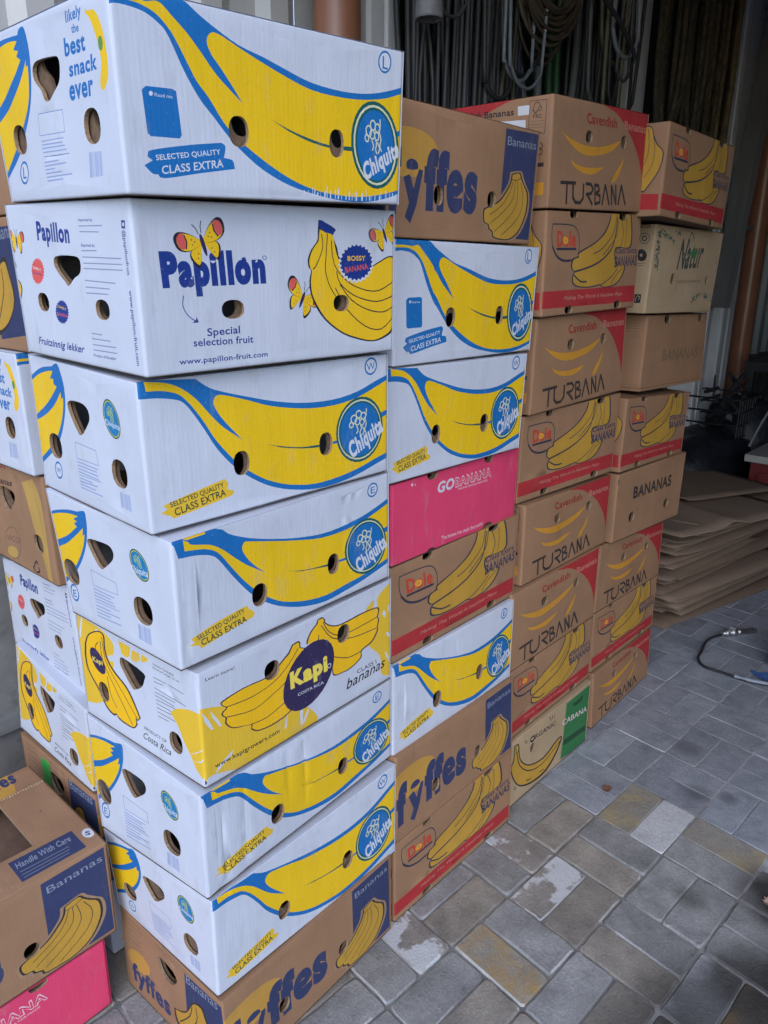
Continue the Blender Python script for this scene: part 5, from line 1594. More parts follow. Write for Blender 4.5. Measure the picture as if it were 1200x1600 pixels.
def paver_geo(i, j, half, rg, worn):
    """one block of the basket weave: loose outline, chamfered and slightly off level"""
    vert = (i + j) % 2 != 0       # long side across the aisle
    g = 0.0105 if worn else 0.009
    a0, a1, b0, b1 = i + g, i + 1 - g, j + g, j + 1 - g
    if vert:
        a0, a1 = (i + g, i + 0.5 - g / 2) if half == 0 else (i + 0.5 + g / 2, i + 1 - g)
    else:
        b0, b1 = (j + g, j + 0.5 - g / 2) if half == 0 else (j + 0.5 + g / 2, j + 1 - g)
    cz = rg.uniform(-0.0022, 0.0012) if worn else rg.uniform(-0.001, 0.0006)
    tx, ty = rg.uniform(-0.004, 0.004), rg.uniform(-0.004, 0.004)
    if not worn:
        tx *= .4; ty *= .4
    ring = []
    c = 0.024 if worn else 0.014
    nl = 4 if vert is False else 2
    jit = 0.010 if worn else 0.004

    def side(p, q, n):
        return [(p[0] + (q[0] - p[0]) * (k + .5) / n, p[1] + (q[1] - p[1]) * (k + .5) / n) for k in range(n)]
    for (p, q, n) in (((a0, b0), (a1, b0), 3), ((a1, b0), (a1, b1), 3), ((a1, b1), (a0, b1), 3), ((a0, b1), (a0, b0), 3)):
        L = max(abs(q[0] - p[0]), abs(q[1] - p[1]))
        f = c / L
        pts = [(p[0] + (q[0] - p[0]) * f, p[1] + (q[1] - p[1]) * f)] + side(p, q, n)[0:n] + [(q[0] - (q[0] - p[0]) * f, q[1] - (q[1] - p[1]) * f)]
        for x, y in pts:
            ring.append((x + rg.uniform(-jit, jit), y + rg.uniform(-jit, jit)))
    m = (sum(r[0] for r in ring) / len(ring), sum(r[1] for r in ring) / len(ring))
    n = len(ring)
    ch = 0.018 if worn else 0.012
    hw = (a1 - a0) / 2; hh = (b1 - b0) / 2
    V = []
    for x, y in ring:
        p = FO + FE1 * x + FE2 * y
        V.append((p.x, p.y, -0.03))
    for x, y in ring:
        p = FO + FE1 * x + FE2 * y
        V.append((p.x, p.y, cz - (0.0045 if worn else 0.0022)))
    for x, y in ring:
        xx = m[0] + (x - m[0]) * (1 - ch / hw); yy = m[1] + (y - m[1]) * (1 - ch / hh)
        p = FO + FE1 * xx + FE2 * yy
        V.append((p.x, p.y, cz + (xx - m[0]) * tx + (yy - m[1]) * ty))
    F = [tuple(range(2 * n, 3 * n))]
    S = [False]
    for k in range(n):
        k2 = (k + 1) % n
        F.append((k, k2, n + k2, n + k)); S.append(True)
        F.append((n + k, n + k2, 2 * n + k2, 2 * n + k)); S.append(True)
    p = FO + FE1 * m[0] + FE2 * m[1]
    return V, F, S, (p.x, p.y, cz)


rg = random.Random(11)
cells = []
for i in range(-12, 46):
    for j in range(-26, 6):
        for half in (0, 1):
            c = FO + FE1 * (i + .5) + FE2 * (j + .5)
            px = to_px((c.x, c.y, 0))
            vis = px is not None and -60 < px[0] < 1270 and 380 < px[1] < 1690
            hid = c.y > 0.02 and -0.25 < c.x < 2.0
            cells.append((i, j, half, (c - Vector((CAM.x, CAM.y))).length, vis and not hid))
near = sorted([c for c in cells if c[4]], key=lambda c: c[3])[:290]
nearset = set((c[0], c[1], c[2]) for c in near)
rest = MB()
for (i, j, half, dist, vis) in cells:
    c = FO + FE1 * (i + .5) + FE2 * (j + .5)
    worn = c.x < 1.12 and True
    V, F, S, cen = paver_geo(i, j, half, rg, worn)
    if (i, j, half) in SPECIAL:
        mi = SPECIAL[(i, j, half)]
    elif worn:
        mi = rg.choice([1, 1, 2, 2, 1, 6, 1, 2])
    else:
        mi = 0
    if (i, j, half) in nearset:
        wear = [0] * len(F)
        if rg.random() < (0.75 if worn else 0.5):
            a0 = rg.randrange(20); ln_ = rg.randrange(3, 13)
            for q in range(ln_):
                kk = (a0 + q) % 20
                wear[1 + 2 * kk + 1] = 1
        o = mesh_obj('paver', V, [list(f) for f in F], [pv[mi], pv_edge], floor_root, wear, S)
    else:
        if len(rest.v) < 400000:
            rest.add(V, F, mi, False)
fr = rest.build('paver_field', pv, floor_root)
fr['kind'] = 'stuff'

# sand and grit between the blocks, deeper where the paving is worn
soil = plain_mat('joint_soil', (0.21, 0.205, 0.20), 0.95, 0.5, 14.0, 0.003, 160.0)
sand = plain_mat('joint_sand', (0.30, 0.31, 0.33), 0.95, 0.5, 14.0, 0.003, 160.0)
xs = np.arange(-4, 14.01, 0.06); ys = np.arange(-9, 3.01, 0.12)
SV = [];
for y in ys:
    for x in xs:
        d = -0.0016 if x > 1.22 else (-0.0055 if x < 1.0 else -0.0055 + (x - 1.0) / 0.22 * 0.0039)
        SV.append((x, y, d))
nx = len(xs)
SF = [[a * nx + b, a * nx + b + 1, (a + 1) * nx + b + 1, (a + 1) * nx + b] for a in range(len(ys) - 1) for b in range(nx - 1)]
mesh_obj('ground', SV, SF, [sand, soil], None, [1 if SV[f[0]][0] < 1.08 + 0.05 * math.sin(SV[f[0]][1] * 40) else 0 for f in SF])['kind'] = 'structure'
yard = MB()
yard.add([(-60, -60, -0.06), (60, -60, -0.06), (60, 60, -0.06), (-60, 60, -0.06)], [(0, 1, 2, 3)])
yard.build('yard_ground', plain_mat('yard', (0.16, 0.16, 0.16), 0.9, 0.2, 2.0))['kind'] = 'structure'

# ------------------------------------------------------------ shed
WY = 0.95
plaster = plain_mat('concrete_plinth', (0.20, 0.20, 0.20), 0.9, 0.3, 5.0, 0.002, 80.0, dirt=(0.09, 0.09, 0.09))
mb = MB()
mb.box((-3.0, WY, -0.05), (12.0, WY + 0.2, 0.95))
mb.box((-3.0, WY - 0.03, 0.40), (0.6, WY, 0.44))
mb.build('wall_plinth', plaster)['kind'] = 'structure'
sheet = plain_mat('white_sheet_metal', (0.50, 0.51, 0.52), 0.45, 0.12, 3.0, 0.0008, 30.0, 0.0, (1, 1, 0.3), dirt=(0.24, 0.23, 0.21), dirt_lo=0.62, dirt_hi=0.85)
# profiled sheets: every sheet of the cladding is a part of the wall
wall = empty('clad_wall', (2, WY, 0.95))
wall['kind'] = 'structure'
prof = [(0, 0), (0.055, 0), (0.075, -0.03), (0.115, -0.03), (0.135, 0)]
for k in range(15):
    x0 = -3.0 + k * 1.0
    mb = MB()
    line = []
    for q in range(4):
        for (a, b) in prof[:-1]:
            line.append((x0 + q * 0.25 + a * 1.75, WY + 0.05 + b))
    line.append((x0 + 1.0, WY + 0.05))
    V = [(x, y + 0.002 * (k % 2), z) for z in (0.95, 2.2, 4.8 if x0 > 3.9 else 3.6) for (x, y) in line]
    n = len(line)
    F = [(r * n + c, r * n + c + 1, (r + 1) * n + c + 1, (r + 1) * n + c) for r in range(2) for c in range(n - 1)]
    mb.add(V, F)
    mb.build('cladding_sheet', sheet, wall)
back = MB()
back.box((12.0, -4.0, -0.05), (12.2, WY + 0.2, 4.8))
back.build('wall_far', plain_mat('dark_render', (0.10, 0.095, 0.09), 0.9, 0.3, 3.0))['kind'] = 'structure'
sidew = MB()  # unseen side wall, placed to darken the box faces deep in the row
sidew.box((0.6, -2.9, -0.05), (12.0, -2.7, 4.6))
sidew.build('unseen_side_wall', plain_mat('dark_render', (0.10, 0.095, 0.09), 0.9, 0.3, 3.0))['kind'] = 'structure'
unseen_roof = MB()  # unseen roof, its height and front edge set to shade the far stacks
za, zb_ = 2.92, 4.50
unseen_roof.add([(-0.05, -4.4, za), (12.2, -4.4, zb_), (12.2, WY + .3, zb_), (-0.05, WY + .3, za), (-0.05, -4.4, za + .1), (12.2, -4.4, zb_ + .1), (12.2, WY + .3, zb_ + .1), (-0.05, WY + .3, za + .1)],
         [(0, 3, 2, 1), (4, 5, 6, 7), (0, 1, 5, 4), (1, 2, 6, 5), (2, 3, 7, 6), (3, 0, 4, 7)])
unseen_roof.build('unseen_roof', plain_mat('dark_deck', (0.07, 0.065, 0.06), 0.9, 0.3, 3.0))['kind'] = 'structure'

# ------------------------------------------------------------ banana boxes
GA = 'banana boxes in the nearest tall stack'
GC = 'banana boxes in the second stack'
GD = 'banana boxes in the third stack'
GE = 'banana boxes in the fourth stack'
GB = 'banana boxes in the stack behind the nearest one'
GG = 'banana boxes of the low pile at lower left'
BOXES = [
    ('A1', 'chiqLw', 'white carton, big yellow banana and blue tag, topmost of the nearest tall stack', GA),
    ('A2', 'papillon', 'white carton with butterflies and blue lettering, second from top of the nearest stack', GA),
    ('A3', 'chiqW', 'white yellow-banana carton marked W directly under the butterfly carton of the nearest stack', GA),
    ('A4', 'chiqE', 'white yellow-banana carton marked E directly above the yellow-splashed purple-disc carton', GA),
    ('A5', 'kapi', 'white carton with yellow splashes and a large purple disc, in the nearest stack', GA),
    ('A6', 'chiqE', 'creased white yellow-banana carton marked E directly below the purple-disc carton, nearest stack', GA),
    ('A7', 'chiqW', 'white yellow-banana carton marked W standing on the brown bottom carton of the nearest stack', GA),
    ('A8', 'fyffes', 'brown carton with dark blue lettering at the very bottom of the nearest stack', GA),
    ('C1', 'fyffes', 'brown carton with dark blue lettering and blue corner panel, topmost of the second stack', GC),
    ('C2', 'chiqL', 'white yellow-banana carton marked L in the second stack, directly under its brown top carton', GC),
    ('C3', 'chiqW', 'white yellow-banana carton marked W directly above the pink carton of the second stack', GC),
    ('C4', 'gobanana', 'pink carton lid with white lettering in the middle of the second stack', GC),
    ('C5', 'dole', 'brown carton with red band, showing directly under the pink carton of the second stack', GC),
    ('C6', 'chiqE', 'white yellow-banana carton marked E in the second stack between two brown cartons', GC),
    ('C7', 'fyffes', 'brown carton with blue lettering over yellow disc, second from floor in the second stack', GC),
    ('C8', 'dole', 'brown red-banded carton standing on the paving at the foot of the second stack', GC),
    ('D1', 'turbana', 'brown carton with red corner and black lettering, topmost of the third stack', GD),
    ('D2', 'dole', 'brown red-banded carton, second from the top of the third stack', GD),
    ('D3', 'turbana', 'brown smile-print carton, third from the top of the third stack', GD),
    ('D4', 'dole', 'brown red-banded carton, fourth from the top of the third stack', GD),
    ('D5', 'turbana', 'brown smile-print carton, fifth from the top of the third stack', GD),
    ('D6', 'turbana', 'brown smile-print carton, third from the floor in the third stack', GD),
    ('D7', 'dole', 'brown red-banded carton resting on the organic carton with the green label', GD),
    ('D8', 'organic', 'pale brown organic carton with outlined banana and green label on the paving', GD),
    ('E1', 'dole', 'brown red-banded carton, topmost of the far fourth stack', GE),
    ('E2', 'natur', 'pale carton with green leaf sprigs and script lettering, second in the far stack', GE),
    ('E3', 'plain', 'plain brown carton with faint lettering, third from top of the far stack', GE),
    ('E4', 'dole', 'brown red-banded carton between two plain cartons of the far stack', GE),
    ('E5', 'bananas', 'plain brown carton with bold black lettering in the far stack', GE),
    ('E6', 'turbana', 'brown smile-print carton under the bold-lettered plain carton of the far stack', GE),
    ('E7', 'dole', 'brown red-banded carton, second from the floor in the far stack', GE),
    ('E8', 'turbana', 'brown smile-print carton on the paving at the foot of the far stack', GE),
    ('B1', 'brown', 'plain brown carton showing as a sliver beside the topmost white carton, left edge', GB),
    ('B2', 'fyffes', 'brown carton with blue panel showing beside the butterfly carton at the left edge', GB),
    ('B3', 'chiqL', 'white carton with blue words and small banana above the brown taped carton, left edge', GB),
    ('B4', 'vicci', 'battered brown carton with yellow tape streaks at the left edge', GB),
    ('B5', 'papillon', 'white carton with blue lettering directly under the yellow-taped brown carton, left edge', GB),
    ('B6', 'kapi', 'white carton with yellow banana bunch in the stack behind, on the green-taped brown carton', GB),
    ('B7', 'fyffes', 'brown carton with a strip of green tape behind the low pile', GB),
    ('B8', 'chiqW', 'white carton at the foot of the stack behind, a sliver beside the low pile', GB),
    ('G1', 'fyffes', 'brown open-topped carton with handling label on its lid, on the low pile', GG),
    ('G2', 'gobanana', 'pink carton on the paving at lower left, bottom of the low pile', GG),
]
CREASE = {'A6': [(28, 5, 5), (45, 4, 4), (95, 3, 3), (205, 3.5, 3), (250, 3, 3)], 'A4': [(14, 3, 5), (395, 2, 3), (420, 1.5, 3)],
          'A7': [(35, 2.5, 5)], 'C2': [(125, 2.0, 3)], 'B4': [], 'C4': [(400, 2, 3), (470, 2, 4)]}
CREASE_E = {'A6': [(-40, 2.5, 5)], 'B5': [(-250, 3, 4), (-330, 3, 4)], 'B3': [(-12, 3, 4)], 'B4': [(-60, 6, 14), (-140, 4, 12)]}
TRAY = {'A1': (12, 16), 'C2': (14, -12), 'C3': (12, 14), 'A7': (13, 14), 'A2': (-7, 2), 'B4': (16, 10), 'C7': (12, 12)}
ROOT = {}
# torn paper along the lower edge of the topmost carton: white slivers in the ink
_r = random.Random(8)
_t = []
for _k in range(30):
    _x = 305 + _k * 7.4 + _r.uniform(-3, 3); _w = _r.uniform(.8, 3.2); _h = _r.uniform(5, 17); _y = 3.0 + abs(_x - 420) * .05
    _t.append(('P', 'W', [_x, _y, _x + _w, _y, _x + _w * 1.2, _y + _h, _x + _w * .5, _y + _h * 1.2, _x + .2, _y + _h * .9], 1))
DESIGNS['chiqLw'] = {'base': 'W', 'L': DESIGNS['chiqL']['L'] + _t, 'E': DESIGNS['chiqL']['E']}
for key, kind, label, group in BOXES:
    ROOT[key] = make_box(key, kind, label, 'cardboard box', group, CREASE.get(key, ()), CREASE_E.get(key, ()), TRAY.get(key))

# lid of the open-topped carton: flap board with a rectangular opening
c = [np.array(p) for p in CORNERS['G1']]
g1 = ROOT['G1'][0]
fT = face_map(c[0], c[2], c[6], c[4], 0, L0, 1.5, 77, (), 375.0)
ops = [o for o in DESIGNS['top']['L'] if o[0] != 'H']
opening = [(110, 101), (419, 100), (420, 276), (112, 277)]
# the opening is cut as a straight-edged hole
shapes_save = expand


def expand_open(o):
    s, h = shapes_save(o)
    h = list(h) + [opening]
    return s, h


expand = expand_open
pn = flat_panel(ops, 0, L0, 0, 375.0, seed=5)
expand = shapes_save
PANELS[('top', 'T')] = pn
DESIGNS['top']['T'] = ops
fold_panel('lid_panel', 'top', 'T', 'K', fT, g1, 0, L0, rim=0.008)
# torn perforated flap edge standing up along the opening
pts = []
rg = random.Random(4)
for k in range(34):
    u = 0.424 + (0.526 - 0.424) * k / 33
    q = fT(np.array([[u * 1000, 286.5 + (1.2 if k % 2 else -1.2)]]), -0.0006)[0]
    pts.append(q)
V = []; F = []
for k, q in enumerate(pts):
    V += [tuple(q), (q[0], q[1] + 0.002, q[2] + 0.0035 + 0.002 * (k % 2))]
for k in range(len(pts) - 1):
    F.append([2 * k, 2 * k + 2, 2 * k + 3, 2 * k + 1])
mesh_obj('torn_edge', V, F, plain_mat('board_edge', (0.30, 0.20, 0.12), 0.9), g1)
# the sunken second layer under the opening
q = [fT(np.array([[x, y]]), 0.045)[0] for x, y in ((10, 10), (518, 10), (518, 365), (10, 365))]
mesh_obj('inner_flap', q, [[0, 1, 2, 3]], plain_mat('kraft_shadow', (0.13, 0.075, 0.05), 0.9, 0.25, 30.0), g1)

# lids' overhanging rims: a doubled lower edge on a few cartons
kraft = board_mat('BASE', 'K')


def edge_lip(key, h0, h1, out, mat, s0=0.0, s1=1.0):
    c = [np.array(p) for p in CORNERS[key]]
    nT, nB, rT, rB, lT, lB = c[:6]
    nL = np.cross(rB - nB, nT - nB); nL /= np.linalg.norm(nL)
    nE = np.cross(nB - lB, nT - nB); nE /= np.linalg.norm(nE)
    V = []
    for (A, At, B, Bt) in ((lB, lT, nB, nT), (nB, nT, rB, rT)):
        pass
    upv = (nT - nB) / np.linalg.norm(nT - nB)
    pl = lB + nE * out; pc = nB + nE * out + nL * out; pr = rB + nL * out
    pr = pc + (pr - pc) * s1
    V = [pl + upv * h0, pc + upv * h0, pr + upv * h0, pl + upv * h1, pc + upv * h1, pr + upv * h1,
         lB + upv * h1, nB + upv * h1, rB + upv * h1, lB + upv * h0, nB + upv * h0, rB + upv * h0]
    F = [[0, 1, 4, 3], [1, 2, 5, 4], [3, 4, 7, 6], [4, 5, 8, 7], [0, 9, 10, 1], [1, 10, 11, 2]]
    mesh_obj('lid_rim', V, F, mat, ROOT[key][0])


edge_lip('E3', 0.000, 0.009, 0.004, kraft)
edge_lip('E3', 0.012, 0.021, 0.0025, kraft, 0, 0.8)

# green tape on the brown carton behind
c = [np.array(p) for p in CORNERS['B7']]
fE = ROOT['B7'][2]
V = []; F = []
for k in range(9):
    t = 244 * k / 8
    V += [tuple(p) for p in fE(np.array([[-268.0, t], [-225.0, t]]), -0.0007)]
for k in range(8):
    F.append([2 * k, 2 * k + 1, 2 * k + 3, 2 * k + 2])
mesh_obj('green_tape', V, F, plain_mat('tape_green', (0.03, 0.36, 0.05), 0.35, 0.1, 20.0), ROOT['B7'][0])

# ------------------------------------------------------------ wall things
pipe_m = plain_mat('brown_pipe', (0.31, 0.135, 0.08), 0.32, 0.2, 3.0, 0.0006, 20.0, 0.0, (1, 1, 0.4), dirt=(0.10, 0.05, 0.035), dirt_lo=0.66, dirt_hi=0.8)


def pipe(x, label):
    o = empty('drain_pipe', (x, 0.86, 0), label, 'pipe', 'brown drain pipes on the wall')
    mb = MB()
    mb.tube([(x, 0.86, 0.0), (x, 0.86, 1.2), (x, 0.86, 2.4), (x, 0.86, 3.29)], 0.074, 28)
    mb.build('pipe_shaft', pipe_m, o)
    for z in (0.5, 2.75):
        m2 = MB()
        m2.tube([(x, 0.86, z), (x, 0.86, z + 0.12)], 0.082, 28)
        m2.build('pipe_collar', pipe_m, o)
    m3 = MB()
    m3.box((x - 0.11, 0.86, 1.9), (x + 0.11, 0.952, 1.93))
    m3.build('bracket', plain_mat('grey_steel', (0.2, 0.2, 0.2), 0.4, 0.2, 10.0, metal=0.6), o)
    return o


pipe(1.05, 'thick brown drain pipe on the white wall behind the topmost white carton')
pipe(5.32, 'thick brown drain pipe deep in the shed at the right edge')

post_m = plain_mat('white_paint', (0.62, 0.63, 0.66), 0.5, 0.14, 4.0, 0.0008, 60.0, 0.0, (1, 1, 0.3), dirt=(0.16, 0.14, 0.12), dirt_lo=0.66, dirt_hi=0.74)


def post(x0, x1, y0, y1, label, z1=3.28, nm='white_post'):
    mb = MB()
    w = x1 - x0
    # a folded steel channel, web forward with returned flanges
    ln = [(x0, y1), (x0, y0 + 0.012), (x0 + 0.012, y0), (x0 + w * 0.42, y0), (x0 + w * 0.47, y0 + 0.012), (x0 + w * 0.53, y0 + 0.012), (x0 + w * 0.58, y0), (x1 - 0.012, y0), (x1, y0 + 0.012), (x1, y1)]
    n = len(ln)
    V = [(x, y, z) for z in (0.0, 1.1, 2.2, z1) for x, y in ln]
    mb.add(V, [(r * n + k, r * n + k + 1, (r + 1) * n + k + 1, (r + 1) * n + k) for r in range(3) for k in range(n - 1)])
    mb.box((x0, y1, 0.0), (x1, y1 + 0.006, z1))
    o = mb.build(nm, post_m, None, (x0 + w / 2, y1, 0))
    return tag(o, label, 'post', 'white steel posts on the wall')


post(1.17, 1.33, 0.84, 0.93, 'chipped white steel post right of the brown pipe above the first stack')
post(2.70, 3.08, 0.78, 0.93, 'broad white channel post between the dark cables and the brown ropes')
post(4.18, 4.36, 0.76, 0.93, 'narrow white post right of the hanging ropes')
post(4.60, 4.84, 0.78, 0.93, 'grey white post beside the far drain pipe')

# rail that carries the cables
rail = MB(); rail.box((1.30, 0.66, 3.20), (4.6, 0.70, 3.25))
tag(rail.build('hanging_rail', plain_mat('grey_steel', (0.2, 0.2, 0.2), 0.4), None, (2.9, 0.68, 3.2)), 'grey steel rail high on the wall carrying cables and ropes', 'rail')


def cable_mat(name, col):
    return plain_mat(name, col, 0.55, 0.35, 6.0, 0.0004, 90.0, 0.0, (1, 1, 0.2))


CM = [cable_mat('cable_black', (0.030, 0.031, 0.034)), cable_mat('cable_grey', (0.065, 0.067, 0.072)), cable_mat('cable_lightgrey', (0.20, 0.22, 0.25)),
      cable_mat('cable_navy', (0.022, 0.032, 0.075)), cable_mat('cable_green', (0.02, 0.075, 0.035)), cable_mat('cable_olive', (0.09, 0.085, 0.055)),
      cable_mat('cable_brown', (0.075, 0.055, 0.04))]


def bundle(x0, x1, n, zb, label, weights, seed, ymid=0.76, r=(0.006, 0.011)):
    rg = random.Random(seed)
    root = empty('cable_bundle', ((x0 + x1) / 2, ymid, 3.2), label, 'cables', 'cable bundles hanging on the wall')
    for k in range(n):
        x = x0 + (x1 - x0) * (k + 0.5) / n + rg.uniform(-.01, .01)
        y = ymid + rg.uniform(-0.05, 0.05)
        rr = rg.uniform(*r)
        dx = rg.uniform(0.03, 0.09) * rg.choice((-1, 1))
        zt = 3.24; b = zb + rg.uniform(-0.12, 0.12)
        wob = rg.uniform(-0.035, 0.035); wob2 = rg.uniform(-.03, .03)
        pts = [(x, y, zt)]
        for z in (2.95, 2.7, 2.45, 2.2):
            if z > b + 0.1:
                pts.append((x + wob * math.sin(z * 5 + k) + wob2 * math.sin(z * 11 + k), y + rg.uniform(-.006, .006), z))
        pts += [(x + 0.1 * dx, y, b + 0.08), (x + dx * 0.35, y, b + 0.015), (x + dx * 0.65, y - 0.008, b + 0.012), (x + dx * 0.95, y - 0.015, b + 0.09)]
        pts += [(x + dx + rg.uniform(-.02, .02), y - 0.02 + rg.uniform(-.02, .02), z) for z in (2.5, 2.9, zt)]
        mb = MB(); mb.tube(catmull(pts, False, 3), rr, 7)
        mb.build('cable', CM[rg.choice(weights)], root)
    return root


bundle(1.26, 1.54, 18, 1.75, 'dark grey cable bundle nearest the white post above the second stack', [0, 1, 1, 1, 0], 1)
bundle(1.57, 1.87, 22, 1.80, 'mixed dark cable bundle with olive and blue strands above the third stack', [0, 1, 1, 5, 3, 3, 0, 5], 2)
bundle(2.36, 2.66, 20, 1.85, 'black cable bundle left of the broad white post', [0, 0, 1, 6, 0], 4)
# pale hoses beside the coil
rt_ = empty('hose_bundle', (2.2, 0.74, 3.2), 'pale grey hoses hanging each side of the brown coiled cable', 'hoses')
for k, (xa, xb, mi) in enumerate(((1.93, 2.12, 1), (1.96, 2.16, 2), (2.12, 2.10, 2), (2.42, 2.28, 2), (2.45, 2.30, 1), (2.20, 2.21, 4), (2.26, 2.27, 4))):
    mb = MB(); mb.tube(catmull([(xa, .8, 3.24), (xa - 0.005, .8, 2.7), (xa, .8, 2.45), (xa + (xb - xa) * .35, .79, 2.2), (xb, .78, 1.95)], False, 4), 0.016 if k != 3 else 0.020, 8)
    mb.build('hose', CM[mi], rt_)
backm = MB(); backm.box((2.08, 0.88, 1.2), (2.56, 0.93, 3.28))  # added dark sheets: shade between the cables put in as colour
tag(backm.build('wall_shade_sheet', plain_mat('wall_shade_sheet', (0.02, 0.028, 0.024), 0.7, 0.3, 5.0), None, (2.3, .9, 1.2)), 'dark green-black sheet standing for wall shade behind the coiled cable', 'shade sheet')
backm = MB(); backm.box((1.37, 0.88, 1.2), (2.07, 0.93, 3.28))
tag(backm.build('wall_shade_sheet', plain_mat('wall_shade_sheet', (0.02, 0.028, 0.024), 0.7, 0.3, 5.0), None, (1.7, .9, 1.2)), 'dark sheet standing for wall shade behind the first two cable bundles', 'shade sheet')
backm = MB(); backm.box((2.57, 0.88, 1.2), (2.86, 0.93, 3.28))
tag(backm.build('wall_shade_sheet', plain_mat('wall_shade_sheet', (0.02, 0.028, 0.024), 0.7, 0.3, 5.0), None, (2.7, .9, 1.2)), 'dark sheet standing for wall shade behind the black cable bundle', 'shade sheet')
coil = empty('cable_coil', (2.25, 0.66, 3.2), 'brown grey cable coiled in hanging loops above the third stack', 'cable coil')
rg = random.Random(9)
for k in range(14):
    cx = 1.93 + rg.uniform(-.02, .02); w = 0.17 + rg.uniform(-.04, .03); b = 2.36 + k * 0.012 + rg.uniform(-.02, .02)
    y = 0.66 + rg.uniform(-.03, .03)
    pts = [(cx - w * 1.02, y, 3.2), (cx - w, y, 2.85)]
    for a in range(0, 181, 20):
        pts.append((cx - w * math.cos(R(a)), y, b + 0.17 - 0.17 * math.sin(R(a))))
    pts += [(cx + w, y, 2.85), (cx + w * 0.9, y, 3.2)]
    mb = MB(); mb.tube(catmull(pts, False, 2), rg.uniform(.0055, .0085), 7)
    mb.build('loop', CM[rg.choice([5, 6, 1, 6])], coil)
# stray loops slung in front of the bundles
rg = random.Random(40)
stray = empty('stray_loops', (1.7, 0.6, 3.2), 'irregular grey cable loops slung in front of the straight cable bundles', 'cable loops')
for k in range(11):
    cx = rg.choice([1.3, 1.42, 1.62, 1.75, 2.25, 2.4, 2.5]) + rg.uniform(-.05, .05); w = rg.uniform(.05, .13); b = rg.uniform(2.18, 2.5); y = rg.uniform(.62, .68); sk = rg.uniform(-.08, .08)
    pts = [(cx - w * .7 + sk, y, 3.2), (cx - w + sk * .5, y, 2.8)] + [(cx - w * math.cos(R(a)), y, b + w - w * math.sin(R(a))) for a in range(0, 181, 30)] + [(cx + w - sk * .5, y, 2.8), (cx + w * .6 - sk, y, 3.2)]
    mb = MB(); mb.tube(catmull(pts, False, 3), rg.uniform(.006, .010), 7)
    mb.build('loop', CM[rg.choice([1, 1, 2, 5, 0])], stray)
# loose black cable end curving across the white post
mb = MB(); mb.tube(catmull([(1.95, .58, 2.66), (2.14, .58, 2.62), (2.30, .58, 2.57), (2.40, .58, 2.53), (2.50, .58, 2.47), (2.52, .58, 2.44)], False, 4), 0.009, 8)
tag(mb.build('cable_end', CM[0], None, (2.6, .6, 2.9)), 'loose black cable end hanging across the broad white post', 'cable')
# industrial plug
pl = empty('power_plug', (1.20, 0.62, 2.33), 'faded red and grey industrial plug hanging above the second stack', 'plug')
redp = plain_mat('faded_red_plastic', (0.22, 0.06, 0.055), 0.5, 0.3, 20.0, dirt=(0.22, 0.21, 0.21), dirt_lo=0.45, dirt_hi=0.6)
greyp = plain_mat('grey_plastic', (0.20, 0.20, 0.21), 0.5, 0.3, 20.0)
mb = MB(); mb.tube([(1.195, .62, 2.555), (1.195, .62, 2.485), (1.20, .62, 2.415), (1.20, .62, 2.340)], [0.02, 0.036, 0.038, 0.036], 18, 0, False); mb.build('housing', redp, pl)
mb = MB()
n = 18; V = []
for rr, z in ((0.040, 2.375), (0.043, 2.335), (0.043, 2.327), (0.034, 2.327), (0.034, 2.385)):
    V += [(1.20 + rr * math.cos(6.2832 * k / n), .62 + rr * math.sin(6.2832 * k / n), z) for k in range(n)]
mb.add(V, [(a * n + k, a * n + (k + 1) % n, (a + 1) * n + (k + 1) % n, (a + 1) * n + k) for a in range(4) for k in range(n)], 0, True)
mb.build('collar', greyp, pl)
for k in range(4):
    a = k * 1.57 + .5
    mb = MB(); mb.tube([(1.20 + .018 * math.cos(a), .62 + .018 * math.sin(a), 2.385), (1.20 + .018 * math.cos(a), .62 + .018 * math.sin(a), 2.331)], .004, 8)
    mb.build('pin', plain_mat('pin_steel', (.4, .4, .4), .35, metal=.8), pl)
mb = MB(); mb.tube([(1.195, .62, 3.24), (1.192, .62, 2.9), (1.195, .62, 2.555)], 0.010, 8); mb.build('lead', CM[1], pl)

# twisted ropes
rope_m = plain_mat('old_rope', (0.060, 0.050, 0.032), 0.95, 0.4, 30.0, 0.002, 220.0)
rope_m2 = plain_mat('old_rope_tan', (0.105, 0.075, 0.035), 0.95, 0.4, 30.0, 0.002, 220.0)


def rope(root, pts, rad, mat, pitch=0.05):
    P = [Vector(p) for p in catmull(pts, False, 6)]
    # resample
    S = [0]
    for a, b in zip(P, P[1:]):
        S.append(S[-1] + (b - a).length)
    n = int(S[-1] / 0.016)
    Q = []
    i = 0
    for k in range(n + 1):
        s = S[-1] * k / n
        while i < len(S) - 2 and S[i + 1] < s:
            i += 1
        t = (s - S[i]) / max(1e-6, S[i + 1] - S[i])
        Q.append((P[i].lerp(P[i + 1], t), (P[i + 1] - P[i]).normalized(), s))
    mb = MB()
    for st in range(3):
        pp = []
        for q, t, s in Q:
            a = t.cross(Vector((0.2, 1, 0.1))).normalized(); b = t.cross(a)
            ang = 2 * math.pi * s / pitch + st * 2.094
            pp.append(q + (a * math.cos(ang) + b * math.sin(ang)) * rad * 0.5)
        mb.tube(pp, rad * 0.55, 5)
    mb.build('rope', mat, root)


